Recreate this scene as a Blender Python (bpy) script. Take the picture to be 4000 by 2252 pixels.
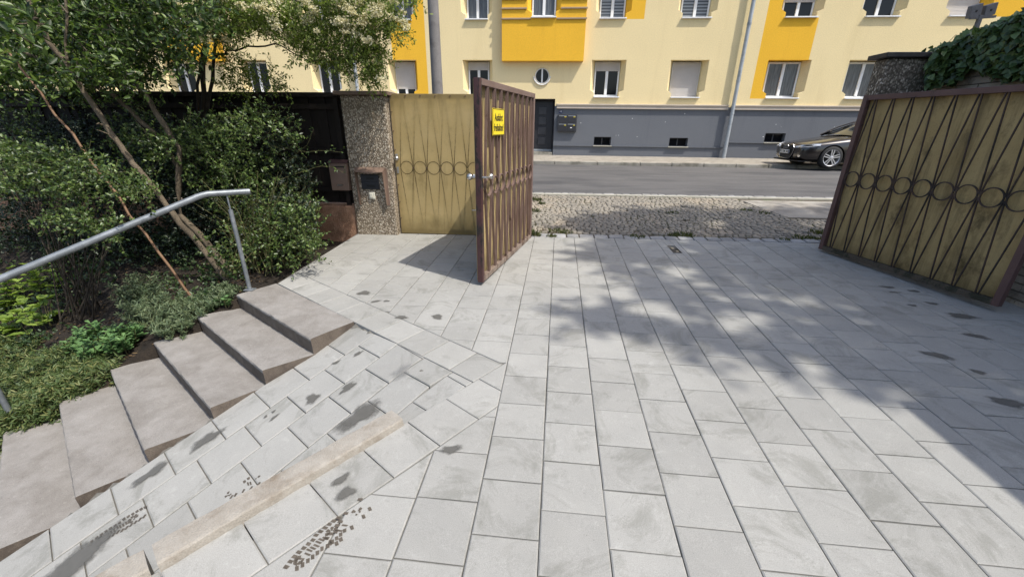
import bpy, math, random
import numpy as np
from mathutils import Vector, Matrix

# ------------------------------------------------------------------ scene, camera, sky, sun
for o in list(bpy.data.objects): bpy.data.objects.remove(o)
S = bpy.context.scene
COL = S.collection
RAD = math.radians
H = 1.69                                    # eye height in metres
FPX, PITCH, ROLL, YAW = 1592.56, RAD(21.747), RAD(0.6273), RAD(4.16)
def _axes():
    fw = np.array([0, math.cos(PITCH), -math.sin(PITCH)]); up = np.array([0, math.sin(PITCH), math.cos(PITCH)]); rt = np.array([1., 0, 0])
    c, s = math.cos(ROLL), math.sin(ROLL)
    r2, u2 = c*rt+s*up, -s*rt+c*up
    R = np.array([[math.cos(YAW), -math.sin(YAW), 0], [math.sin(YAW), math.cos(YAW), 0], [0, 0, 1]])
    return R@r2, R@u2, R@fw
AR, AU, AF = _axes()
cam = bpy.data.cameras.new('Camera'); camo = bpy.data.objects.new('Camera', cam); COL.objects.link(camo)
camo.matrix_world = Matrix(((AR[0], AU[0], -AF[0], 0), (AR[1], AU[1], -AF[1], 0), (AR[2], AU[2], -AF[2], H), (0, 0, 0, 1)))
cam.sensor_width = 36; cam.sensor_fit = 'HORIZONTAL'; cam.angle = 2*math.atan(2000/FPX)
cam.clip_start = 0.05; cam.clip_end = 3000
S.camera = camo
SUN_ELEV, SUN_TRAVEL = 57.0, -59.0          # travel azimuth, clockwise from +Y
ta, el = RAD(SUN_TRAVEL), RAD(SUN_ELEV)
SUNDIR = Vector((math.sin(ta)*math.cos(el), math.cos(ta)*math.cos(el), -math.sin(el)))
w = bpy.data.worlds.new('World'); S.world = w; w.use_nodes = True
nt = w.node_tree; bg = nt.nodes['Background']
sky = nt.nodes.new('ShaderNodeTexSky'); sky.sky_type = 'NISHITA'; sky.sun_disc = False
sky.sun_elevation = el
sky.sun_rotation = math.atan2(-SUNDIR.x, -SUNDIR.y)
sky.air_density = 1.0; sky.dust_density = 2.4; sky.ozone_density = 0.8
nt.links.new(sky.outputs[0], bg.inputs[0]); bg.inputs[1].default_value = 0.15
sl = bpy.data.lights.new('Sun', 'SUN'); sl.energy = 3.15; sl.angle = RAD(0.53); sl.color = (1, 0.95, 0.87)
so = bpy.data.objects.new('Sun', sl); COL.objects.link(so)
so.rotation_euler = SUNDIR.to_track_quat('-Z', 'Y').to_euler(); so.location = (8, -6, 15)
S.view_settings.view_transform = 'Standard'; S.view_settings.look = 'None'
S.view_settings.exposure = 0.60; S.view_settings.gamma = 1.0; S.view_settings.use_curve_mapping = False

# ------------------------------------------------------------------ surveying helpers (pixel of the 4000 px photo -> point on a real plane)
def ray(x, y): return AR*(x-2000)/FPX-AU*(y-1126)/FPX+AF
OO = np.array([0, 0, H])
GX, GY = 0.006, 0.020
def gz(x, y): return GX*x+GY*y
def atZ(x, y, z): d = ray(x, y); return OO+d*(z-H)/d[2]
def atY(x, y, v): d = ray(x, y); return OO+d*v/d[1]
def atX(x, y, v): d = ray(x, y); return OO+d*v/d[0]
def atG(x, y, dz=0.): d = ray(x, y); return OO+d*(dz-H)/(d[2]-GX*d[0]-GY*d[1])
def proj(P):
    q = np.asarray(P, float)-OO; z = q@AF
    if z < .05: return None
    return 2000+FPX*(q@AR)/z, 1126-FPX*(q@AU)/z, z
def inframe(P, m=0):
    p = proj(P); return p is not None and -m < p[0] < 4000+m and -m < p[1] < 2252+m
rng = random.Random(7)
R = np.random.default_rng(11)

# ------------------------------------------------------------------ materials
def newmat(name):
    m = bpy.data.materials.new(name); m.use_nodes = True
    n = m.node_tree.nodes; b = n['Principled BSDF']
    return m, n, m.node_tree.links, b
def ramp(n, stops):
    r = n.new('ShaderNodeValToRGB'); e = r.color_ramp.elements
    while len(e) < len(stops): e.new(.5)
    for i, (p, c) in enumerate(stops): e[i].position = p; e[i].color = (*c, 1) if len(c) == 3 else c
    return r
def noise(n, l, vec, scale, detail=4, rough=.55, dist=0):
    t = n.new('ShaderNodeTexNoise'); t.inputs['Scale'].default_value = scale; t.inputs['Detail'].default_value = detail
    t.inputs['Roughness'].default_value = rough; t.inputs['Distortion'].default_value = dist
    l.new(vec, t.inputs['Vector']); return t.outputs['Fac']
def mix(n, l, fac, a, b, mode='MIX'):
    x = n.new('ShaderNodeMix'); x.data_type = 'RGBA'; x.blend_type = mode
    for inp, v in ((x.inputs[0], fac), (x.inputs[6], a), (x.inputs[7], b)):
        if hasattr(v, 'is_output'): l.new(v, inp)
        elif isinstance(v, (int, float)): inp.default_value = v
        else: inp.default_value = (*v, 1)
    return x.outputs[2]
def mapr(n, l, v, a, b, c=0., d=1.):
    m = n.new('ShaderNodeMapRange'); l.new(v, m.inputs[0])
    for i, k in enumerate((a, b, c, d)): m.inputs[i+1].default_value = k
    return m.outputs[0]
def math_(n, l, op, a, b=None):
    m = n.new('ShaderNodeMath'); m.operation = op
    for i, v in enumerate((a, b)):
        if v is None: continue
        if hasattr(v, 'is_output'): l.new(v, m.inputs[i])
        else: m.inputs[i].default_value = v
    return m.outputs[0]
def bump(n, l, b, h, strength=.3, dist=.01, prev=None):
    k = n.new('ShaderNodeBump'); k.inputs['Strength'].default_value = strength; k.inputs['Distance'].default_value = dist
    l.new(h, k.inputs['Height'])
    if prev is not None: l.new(prev, k.inputs['Normal'])
    if b is not None: l.new(k.outputs[0], b.inputs['Normal'])
    return k.outputs[0]
def pos(n): return n.new('ShaderNodeNewGeometry').outputs['Position']
def scaled(n, l, v, s):
    m = n.new('ShaderNodeMapping'); m.inputs['Scale'].default_value = s; l.new(v, m.inputs[0]); return m.outputs[0]
def weathered(name, c1, c2, scale=6, rough=.75, bscale=60, bstr=.25, bdist=.004, c3=None, c3scale=1.5, c3lo=.55, c3hi=.7, rnd=0., metal=0., spec=.4, fine=.0, aniso=None):
    """two tones of noise, an optional third tone in patches, fine grain bump, optional per-object variation"""
    m, n, l, b = newmat(name); p = pos(n)
    v = p if aniso is None else scaled(n, l, p, aniso)
    col = mix(n, l, mapr(n, l, noise(n, l, v, scale), .3, .7), c1, c2)
    if c3 is not None: col = mix(n, l, mapr(n, l, noise(n, l, v, c3scale, 5, .65), c3lo, c3hi), col, c3)
    if fine: 
        f = mapr(n, l, noise(n, l, p, bscale*1.6, 2), .25, .75, 1-fine, 1+fine); col = mix(n, l, 1., col, f, 'MULTIPLY')
    if rnd:
        oi = n.new('ShaderNodeObjectInfo'); k = mapr(n, l, oi.outputs['Random'], 0, 1, 1-rnd, 1+rnd); col = mix(n, l, 1., col, k, 'MULTIPLY')
    l.new(col, b.inputs['Base Color']); b.inputs['Roughness'].default_value = rough; b.inputs['Metallic'].default_value = metal
    b.inputs['Specular IOR Level'].default_value = spec
    if bstr: bump(n, l, b, noise(n, l, p, bscale, 3), bstr, bdist)
    return m
M = {}
def tile_mat(name, base, warm):
    m, n, l, b = newmat(name); p = pos(n); oi = n.new('ShaderNodeObjectInfo')
    tc = n.new('ShaderNodeTexCoord'); add = n.new('ShaderNodeVectorMath'); add.operation = 'ADD'
    comb = n.new('ShaderNodeCombineXYZ'); r50 = math_(n, l, 'MULTIPLY', oi.outputs['Random'], 50.)
    l.new(r50, comb.inputs[0]); l.new(r50, comb.inputs[1]); l.new(tc.outputs['Object'], add.inputs[0]); l.new(comb.outputs[0], add.inputs[1])
    q = add.outputs[0]
    col = mix(n, l, mapr(n, l, noise(n, l, q, 4, 6, .65, .4), .3, .7), base, warm)
    blo = mapr(n, l, noise(n, l, q, 2.4, 7, .75, .9), .515, .63)                             # grey damp blotches, edges ragged
    col = mix(n, l, math_(n, l, 'MULTIPLY', blo, .62), col, tuple(k*f for k, f in zip(base, (.66, .665, .63))))
    big = mapr(n, l, noise(n, l, p, 1.1, 5, .65, .5), .48, .70); col = mix(n, l, math_(n, l, 'MULTIPLY', big, .30), col, tuple(k*f for k, f in zip(base, (.74, .73, .70))))
    lig = mapr(n, l, noise(n, l, q, 13, 5, .75, .5), .57, .68)                              # pale lime bloom flecks
    col = mix(n, l, math_(n, l, 'MULTIPLY', lig, .45), col, tuple(min(1, k*1.32) for k in base))
    sp = n.new('ShaderNodeTexVoronoi'); sp.inputs['Scale'].default_value = 34; l.new(q, sp.inputs['Vector'])
    pit = mapr(n, l, sp.outputs['Distance'], .04, .10, .62, 1.)
    pk = mapr(n, l, noise(n, l, q, 9, 2), .5, .58)
    col = mix(n, l, pk, col, mix(n, l, 1., col, pit, 'MULTIPLY'))
    fine = mapr(n, l, noise(n, l, p, 300, 3), .25, .75, .80, 1.2); col = mix(n, l, 1., col, fine, 'MULTIPLY')
    k = mapr(n, l, oi.outputs['Random'], 0, 1, .92, 1.06); col = mix(n, l, 1., col, k, 'MULTIPLY')
    l.new(col, b.inputs['Base Color']); b.inputs['Roughness'].default_value = .8; b.inputs['Specular IOR Level'].default_value = .3
    b1 = bump(n, l, None, noise(n, l, p, 260, 3), .25, .002)
    bump(n, l, b, noise(n, l, q, 22, 4, .7), .16, .004, b1)
    return m
M['tile'] = tile_mat('concrete_tile', (.305, .302, .283), (.34, .335, .312))
M['sand'] = weathered('bedding_sand', (.115, .11, .096), (.175, .168, .148), 40, .95, 200, .5, .004)
M['step_plain'] = weathered('step_concrete', (.225, .204, .186), (.275, .257, .24), 16, .88, 150, .6, .005, (.175, .155, .138), 2.4, .5, .74, fine=.35)
m, n, l, b = newmat('step_concrete_worn'); p = pos(n)
col = mix(n, l, mapr(n, l, noise(n, l, p, 7, 6, .65), .32, .68), (.222, .207, .188), (.285, .270, .250))
col = mix(n, l, mapr(n, l, noise(n, l, p, 2.2, 6, .7, .6), .48, .70, 0, .7), col, (.165, .150, .131))
col = mix(n, l, mapr(n, l, noise(n, l, p, 26, 5, .75), .60, .70, 0, .6), col, (.36, .34, .31))
vv = n.new('ShaderNodeTexVoronoi'); vv.inputs['Scale'].default_value = 55; l.new(p, vv.inputs['Vector']); pk = mapr(n, l, noise(n, l, p, 6, 3), .48, .6)
col = mix(n, l, pk, col, mix(n, l, 1., col, mapr(n, l, vv.outputs['Distance'], .08, .2, .55, 1.), 'MULTIPLY'))
col = mix(n, l, 1., col, mapr(n, l, noise(n, l, p, 230, 3), .25, .75, .75, 1.25), 'MULTIPLY')
l.new(col, b.inputs['Base Color']); b.inputs['Roughness'].default_value = .9; b.inputs['Specular IOR Level'].default_value = .25
bump(n, l, b, noise(n, l, p, 45, 5, .7), .5, .006, bump(n, l, None, noise(n, l, p, 200, 3), .4, .003)); M['step'] = m
M['step_face'] = weathered('brown_step_face', (.105, .085, .068), (.155, .128, .103), 12, .9, 120, .6, .006, (.075, .06, .05), 4, .5, .7, fine=.3)  # darker brown tone for risers, backs and ends of the steps
M['kerb'] = weathered('beige_kerb', (.275, .25, .212), (.345, .32, .28), 14, .85, 120, .7, .007, (.20, .165, .125), 5, .52, .7, fine=.1)
def mark(name, c1, c2, rough, lo, hi, amount):
    """a stain with a shape of its own: opaque in the middle, breaking up towards its rim"""
    m, n, l, b = newmat(name); p = pos(n); a = n.new('ShaderNodeAttribute'); a.attribute_name = 'core'
    l.new(mix(n, l, noise(n, l, p, 25, 4), c1, c2), b.inputs['Base Color']); b.inputs['Roughness'].default_value = rough; b.inputs['Specular IOR Level'].default_value = .35
    k = math_(n, l, 'ADD', a.outputs['Fac'], math_(n, l, 'MULTIPLY', math_(n, l, 'SUBTRACT', noise(n, l, p, 32, 6, .7), .5), 1.1))
    k = math_(n, l, 'MULTIPLY', mapr(n, l, k, lo, hi), amount)
    l.new(k, b.inputs['Alpha']); return m
M['wet'] = mark('wet_patch', (.10, .097, .086), (.14, .135, .122), .55, .06, .72, .92)
M['damp'] = mark('damp_patch', (.215, .213, .205), (.24, .238, .23), .7, .2, .9, .42)
M['footprint'] = weathered('muddy_footprint', (.075, .062, .046), (.125, .105, .083), 60, .45, 150, .2, .002)
M['soil'] = weathered('garden_soil', (.012, .009, .006), (.028, .020, .013), 9, .95, 45, .9, .02, (.045, .033, .019), 14, .6, .72)
M['asphalt'] = weathered('asphalt', (.090, .088, .088), (.126, .122, .119), 3, .9, 130, .7, .006, (.066, .066, .068), 1.1, .5, .66, fine=.3, aniso=(.25, 1, 1))
M['joint_earth'] = weathered('joint_earth', (.055, .042, .028), (.10, .078, .05), 12, .95, 80, .6, .008, (.055, .075, .022), 5, .52, .66)
M['cobble'] = weathered('cobble_granite', (.165, .15, .127), (.25, .225, .182), 14, .8, 150, .5, .005, (.285, .24, .182), 1.2, .5, .65, rnd=.22, fine=.15)
M['sett'] = weathered('grey_sett', (.22, .22, .215), (.31, .305, .295), 10, .75, 120, .5, .005, rnd=.2, fine=.15)
M['slab'] = weathered('pavement_concrete', (.30, .275, .235), (.37, .345, .30), 2.4, .9, 130, .5, .005, (.22, .20, .17), 1.5, .52, .66, fine=.2)
M['white_kerb'] = weathered('pale_kerb', (.36, .345, .28), (.44, .42, .35), 8, .8, 100, .3, .003)
M['far_kerb'] = weathered('granite_kerb', (.24, .225, .19), (.34, .32, .27), 5, .85, 70, .5, .006, (.15, .14, .11), 2, .5, .65, rnd=.1)
M['far_pave'] = weathered('far_pavement', (.27, .245, .205), (.34, .31, .26), 3, .9, 60, .3, .004, rnd=.12)
def plaster(name, c, dark):
    m, n, l, b = newmat(name); p = pos(n)
    col = mix(n, l, mapr(n, l, noise(n, l, p, .8, 5), .3, .7), c, tuple(k*.95 for k in c))
    streak = mapr(n, l, noise(n, l, scaled(n, l, p, (2.2, 1, .22)), 1.4, 5, .6), .56, .78)
    col = mix(n, l, math_(n, l, 'MULTIPLY', streak, .6), col, dark)
    f = mapr(n, l, noise(n, l, p, 30, 4, .75), .25, .75, .86, 1.14); col = mix(n, l, 1., col, f, 'MULTIPLY')
    l.new(col, b.inputs['Base Color']); b.inputs['Roughness'].default_value = .92; b.inputs['Specular IOR Level'].default_value = .15
    bump(n, l, b, noise(n, l, p, 42, 4, .7), .55, .012); return m
M['cream'] = plaster('cream_render', (.80, .66, .375), (.69, .555, .30))
M['yellow'] = plaster('yellow_render', (.82, .47, .045), (.70, .38, .04))
M['plinth'] = plaster('grey_plinth_render', (.145, .154, .170), (.115, .123, .138))
M['cornice'] = weathered('cornice_paint', (.46, .40, .33), (.52, .455, .38), 3, .85, 60, .15, .003)
M['band'] = weathered('brown_band_paint', (.33, .245, .15), (.38, .285, .18), 3, .85, 60, .15, .003)
M['white'] = weathered('white_window_frame', (.74, .74, .73), (.80, .80, .79), 3, .45, 40, .05, .001)
M['sill'] = weathered('metal_sill', (.68, .69, .70), (.76, .77, .77), 3, .35, 40, .05, .001)
M['shutter'] = weathered('roller_shutter', (.42, .39, .36), (.48, .45, .42), 3, .6, 40, .05, .001)
M['darkdoor'] = weathered('anthracite_door', (.022, .023, .028), (.03, .031, .036), 3, .45, 40, .05, .001)
M['anthracite'] = weathered('anthracite_metal', (.04, .042, .048), (.055, .056, .062), 5, .4, 60, .05, .001)
M['zinc'] = weathered('zinc_pipe', (.34, .37, .39), (.42, .45, .47), 4, .5, 60, .08, .001, (.24, .26, .27), 3, .55, .7, metal=.4)
M['blue_enamel'] = weathered('blue_enamel', (.012, .016, .07), (.014, .02, .08), 3, .3, 20, 0)
M['white_paint'] = weathered('white_paint', (.78, .78, .77), (.82, .82, .81), 3, .5, 20, 0)
M['black_paint'] = weathered('black_paint', (.012, .012, .012), (.016, .016, .016), 3, .45, 20, 0)
M['sign_yellow'] = weathered('yellow_sign_enamel', (.86, .66, .02), (.88, .69, .03), 3, .35, 20, 0)
def glass_dark(name, c=(.008, .009, .011), rough=.08):
    m, n, l, b = newmat(name); b.inputs['Base Color'].default_value = (*c, 1); b.inputs['Roughness'].default_value = rough
    b.inputs['Specular IOR Level'].default_value = .28; return m
M['glass'] = glass_dark('window_glass')
M['curtain'] = weathered('net_curtain_behind_glass', (.045, .05, .06), (.13, .14, .15), 26, .12, 20, 0, aniso=(1, 1, .08))
M['blind'] = None
m, n, l, b = newmat('striped_blind_behind_glass'); p = pos(n)
wv = n.new('ShaderNodeTexWave'); wv.bands_direction = 'Z'; wv.inputs['Scale'].default_value = 3.2; l.new(p, wv.inputs['Vector'])
l.new(mix(n, l, mapr(n, l, wv.outputs['Fac'], .45, .55), (.05, .055, .06), (.22, .235, .25)), b.inputs['Base Color']); b.inputs['Roughness'].default_value = .12; M['blind'] = m
def aggregate(name, stops, dark, scale=38, dirt=(.10, .085, .06)):
    m, n, l, b = newmat(name); p = pos(n)
    pv = scaled(n, l, p, (1, 1, .8))
    nz = n.new('ShaderNodeTexNoise'); nz.inputs['Scale'].default_value = 14; l.new(pv, nz.inputs['Vector'])
    wob = n.new('ShaderNodeVectorMath'); wob.operation = 'MULTIPLY_ADD'; l.new(nz.outputs['Color'], wob.inputs[0]); wob.inputs[1].default_value = (.05, .05, .05); l.new(pv, wob.inputs[2])
    v = n.new('ShaderNodeTexVoronoi'); v.inputs['Scale'].default_value = scale; l.new(wob.outputs[0], v.inputs['Vector'])
    sep = n.new('ShaderNodeSeparateColor'); l.new(v.outputs['Color'], sep.inputs[0])
    r = ramp(n, stops); l.new(sep.outputs[0], r.inputs[0])
    edge = mapr(n, l, v.outputs['Distance'], .38, .62)
    col = mix(n, l, edge, r.outputs[0], dark)
    col = mix(n, l, mapr(n, l, noise(n, l, p, 2.2, 5), .52, .74, 0, .55), col, dirt)
    l.new(col, b.inputs['Base Color']); b.inputs['Roughness'].default_value = .8
    inv = mapr(n, l, v.outputs['Distance'], 0, .6, 1, 0)
    bump(n, l, b, inv, .55, .012); return m
M['aggregate'] = aggregate('exposed_aggregate', [(0, (.24, .19, .14)), (.35, (.40, .335, .25)), (.7, (.50, .43, .335)), (1, (.62, .56, .46))], (.15, .118, .08), 52, (.20, .16, .11))
M['aggregate_dark'] = aggregate('mossy_aggregate', [(0, (.12, .10, .078)), (.5, (.22, .19, .15)), (.85, (.33, .295, .235)), (1, (.55, .50, .43))], (.07, .058, .042), 45, (.05, .055, .03))
M['red_wall'] = weathered('reddish_rough_cast', (.30, .165, .10), (.40, .245, .16), 12, .9, 60, 1., .015, (.20, .12, .075), 5, .5, .68)
def paint_rust(name, c, c2, rust, lo=.6, hi=.66, rough=.5, scale=7):
    m, n, l, b = newmat(name); p = pos(n)
    col = mix(n, l, mapr(n, l, noise(n, l, p, 5, 5), .3, .7), c, c2)
    k = mapr(n, l, noise(n, l, scaled(n, l, p, (1, 1, .45)), scale, 6, .7), lo, hi)
    col = mix(n, l, k, col, rust); l.new(col, b.inputs['Base Color'])
    l.new(mapr(n, l, k, 0, 1, rough, .9), b.inputs['Roughness'])
    bump(n, l, b, math_(n, l, 'ADD', noise(n, l, p, 40, 3), math_(n, l, 'MULTIPLY', k, -1.)), .4, .003); return m
M['gate_brown'] = paint_rust('gate_brown_paint', (.145, .093, .078), (.195, .135, .115), (.060, .034, .024))
M['gate_edge'] = paint_rust('gate_flaking_edge', (.050, .018, .018), (.075, .03, .028), (.020, .016, .014), .5, .58)
M['gate_dark'] = paint_rust('gate_weathered_paint', (.085, .045, .042), (.11, .062, .058), (.04, .03, .024))
M['bar_dark'] = paint_rust('gate_dark_bars', (.035, .022, .020), (.05, .032, .028), (.022, .018, .015), .5, .6)
M['rail_dirty'] = paint_rust('gate_dirty_rail', (.20, .155, .125), (.26, .205, .165), (.10, .062, .042), .46, .6)
M['rail_mossy'] = paint_rust('mossy_rail', (.055, .045, .034), (.08, .065, .048), (.03, .03, .018), .5, .6)
M['brown_metal'] = paint_rust('brown_sheet_metal', (.165, .11, .082), (.22, .155, .12), (.09, .058, .042), .66, .72)
def sheet(name, c1, c2, algae, trans=.0, lo=.5, hi=.72, tran=.14, st_=.75, bl_=.5):
    """weathered glass-fibre sheet: mottled, dirt running down, a little light comes through"""
    m, n, l, b = newmat(name); p = pos(n)
    col = mix(n, l, mapr(n, l, noise(n, l, p, 3, 5), .3, .7), c1, c2)
    st = mapr(n, l, noise(n, l, scaled(n, l, p, (7, 7, .55)), 1.6, 5, .6), lo, hi)
    col = mix(n, l, math_(n, l, 'MULTIPLY', st, st_), col, algae)
    bl = mapr(n, l, noise(n, l, scaled(n, l, p, (1, 1, .6)), 3.2, 6, .72), .53, .70); col = mix(n, l, math_(n, l, 'MULTIPLY', bl, bl_), col, algae)
    sep = n.new('ShaderNodeSeparateXYZ'); l.new(p, sep.inputs[0])
    foot = mapr(n, l, math_(n, l, 'ADD', sep.outputs[2], math_(n, l, 'MULTIPLY', noise(n, l, p, 6, 4), .35)), .32, .62, 1, 0)
    top = mapr(n, l, math_(n, l, 'SUBTRACT', sep.outputs[2], math_(n, l, 'MULTIPLY', noise(n, l, p, 5, 4), .3)), 1.72, 2.0, 0, 1)
    col = mix(n, l, math_(n, l, 'MULTIPLY', math_(n, l, 'MAXIMUM', foot, top), .62), col, algae)
    spk = mapr(n, l, noise(n, l, p, 70, 3, .7), .58, .7); col = mix(n, l, math_(n, l, 'MULTIPLY', spk, .35), col, algae)
    l.new(col, b.inputs['Base Color']); b.inputs['Roughness'].default_value = .6; b.inputs['Specular IOR Level'].default_value = .3
    bump(n, l, b, noise(n, l, p, 70, 3), .3, .003)
    out = n['Material Output']; tl = n.new('ShaderNodeBsdfTranslucent'); l.new(col, tl.inputs[0])
    ms = n.new('ShaderNodeMixShader'); ms.inputs[0].default_value = tran; l.new(b.outputs[0], ms.inputs[1]); l.new(tl.outputs[0], ms.inputs[2])
    last = ms.outputs[0]
    if trans:
        tp = n.new('ShaderNodeBsdfTransparent'); tp.inputs[0].default_value = (.9, .8, .45, 1); m2 = n.new('ShaderNodeMixShader'); m2.inputs[0].default_value = trans
        l.new(last, m2.inputs[1]); l.new(tp.outputs[0], m2.inputs[2]); last = m2.outputs[0]
    l.new(last, out.inputs['Surface']); return m
M['sheet'] = sheet('yellow_fibreglass_sheet', (.47, .36, .165), (.54, .42, .21), (.21, .16, .07), .0)
M['sheet_thin'] = sheet('translucent_fibreglass_sheet', (.56, .425, .19), (.63, .49, .24), (.25, .19, .08), .06, .58, .8, tran=.45)
M['sheet_mossy'] = sheet('mossy_fibreglass_sheet', (.43, .31, .135), (.52, .39, .185), (.08, .058, .026), .0, .5, .68, st_=.55, bl_=.9)
M['steel'] = weathered('brushed_steel', (.55, .53, .50), (.62, .60, .57), 12, .3, 60, .05, .001, metal=.9)
M['galv'] = weathered('galvanised_tube', (.16, .178, .19), (.235, .255, .268), 18, .48, 90, .08, .001, (.28, .30, .32), 7, .52, .66, metal=.45)
M['fence'] = weathered('dark_fence_board', (.010, .0065, .005), (.016, .011, .008), 10, .8, 60, .4, .004, (.03, .019, .014), 5, .6, .75, rnd=.25, aniso=(1, 1, .12))
M['pole'] = weathered('concrete_pole', (.17, .16, .155), (.22, .21, .20), 6, .9, 60, .5, .006, (.12, .11, .105), 3, .52, .68, fine=.15)
M['bark'] = weathered('grey_bark', (.10, .078, .052), (.16, .128, .088), 14, .9, 60, .9, .01, (.075, .06, .04), 6, .5, .65, aniso=(1, 1, .4))
M['bark_dark'] = weathered('dark_bark', (.035, .028, .02), (.06, .048, .034), 14, .9, 60, .8, .008)
M['cane'] = weathered('brown_cane', (.15, .082, .042), (.21, .125, .068), 9, .6, 60, .2, .002, (.12, .06, .03), 6, .55, .7)
M['twig'] = weathered('green_twig', (.085, .085, .03), (.12, .11, .045), 8, .7, 60, 0)
M['brick'] = weathered('grey_brown_brick', (.30, .25, .20), (.42, .36, .29), 6, .9, 90, .6, .006, (.19, .16, .125), 5, .52, .68, rnd=.22)
M['mortar'] = weathered('mortar', (.15, .138, .118), (.21, .195, .168), 20, .95, 120, .5, .005)
M['hole'] = weathered('dark_cast_iron', (.03, .028, .026), (.055, .05, .045), 20, .6, 100, .3, .003)
M['plastic_white'] = weathered('ivory_plastic', (.62, .60, .50), (.66, .64, .54), 6, .4, 20, 0)
def leafmat(name, c1, c2, c3, rough=.42, trans=.28, spec=.45):
    m, n, l, b = newmat(name)
    a = n.new('ShaderNodeAttribute'); a.attribute_name = 'rnd'
    r = ramp(n, [(0, c1), (.55, c2), (1, c3)]); l.new(a.outputs['Fac'], r.inputs[0])
    l.new(r.outputs[0], b.inputs['Base Color']); b.inputs['Roughness'].default_value = rough; b.inputs['Specular IOR Level'].default_value = spec
    tl = n.new('ShaderNodeBsdfTranslucent'); l.new(mix(n, l, 1., r.outputs[0], (1.25, 1.35, .6), 'MULTIPLY'), tl.inputs[0])
    ms = n.new('ShaderNodeMixShader'); ms.inputs[0].default_value = trans; l.new(b.outputs[0], ms.inputs[1]); l.new(tl.outputs[0], ms.inputs[2])
    l.new(ms.outputs[0], n['Material Output'].inputs['Surface']); return m
M['leaf_thorn'] = leafmat('firethorn_leaf', (.06, .092, .014), (.155, .215, .036), (.265, .33, .075), .5, .42)
M['leaf_rose'] = leafmat('rose_leaf', (.018, .038, .009), (.075, .125, .028), (.175, .24, .068), .38, .28, .5)
M['leaf_shade'] = leafmat('shade_toned_leaf', (.007, .016, .006), (.013, .026, .010), (.022, .038, .014), .5, .12)  # near-black greens: deep shade inside the foliage put into the leaf colour
M['leaf_low'] = leafmat('creeping_leaf', (.02, .042, .012), (.038, .07, .02), (.075, .115, .035), .45, .2)
M['leaf_big'] = leafmat('broad_leaf', (.012, .028, .006), (.058, .105, .021), (.17, .24, .055), .4, .32)
M['leaf_lime'] = leafmat('lime_leaf', (.14, .21, .035), (.21, .30, .055), (.29, .39, .085), .5)
M['leaf_sedum'] = leafmat('sedum_leaf', (.07, .14, .045), (.10, .19, .065), (.14, .24, .09), .45, .12)
M['leaf_rosemary'] = leafmat('rosemary_leaf', (.06, .095, .045), (.105, .145, .068), (.17, .21, .105), .55, .12)
M['leaf_phlox'] = leafmat('ground_cover_leaf', (.05, .085, .025), (.095, .14, .042), (.20, .205, .07), .55, .18)
M['leaf_ivy'] = leafmat('ivy_leaf', (.030, .06, .018), (.065, .115, .034), (.12, .18, .055), .4, .15, .45)
M['leaf_tree'] = leafmat('tree_leaf', (.045, .085, .02), (.07, .115, .028), (.10, .15, .04))
M['grass'] = leafmat('weed_blade', (.05, .068, .02), (.085, .105, .03), (.16, .15, .06), .6)
M['litter'] = leafmat('dry_leaf', (.05, .032, .016), (.10, .062, .03), (.17, .115, .05), .8, .05)
M['flower'] = leafmat('cream_blossom', (.62, .55, .34), (.70, .64, .44), (.78, .73, .55), .8, .2)

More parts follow.
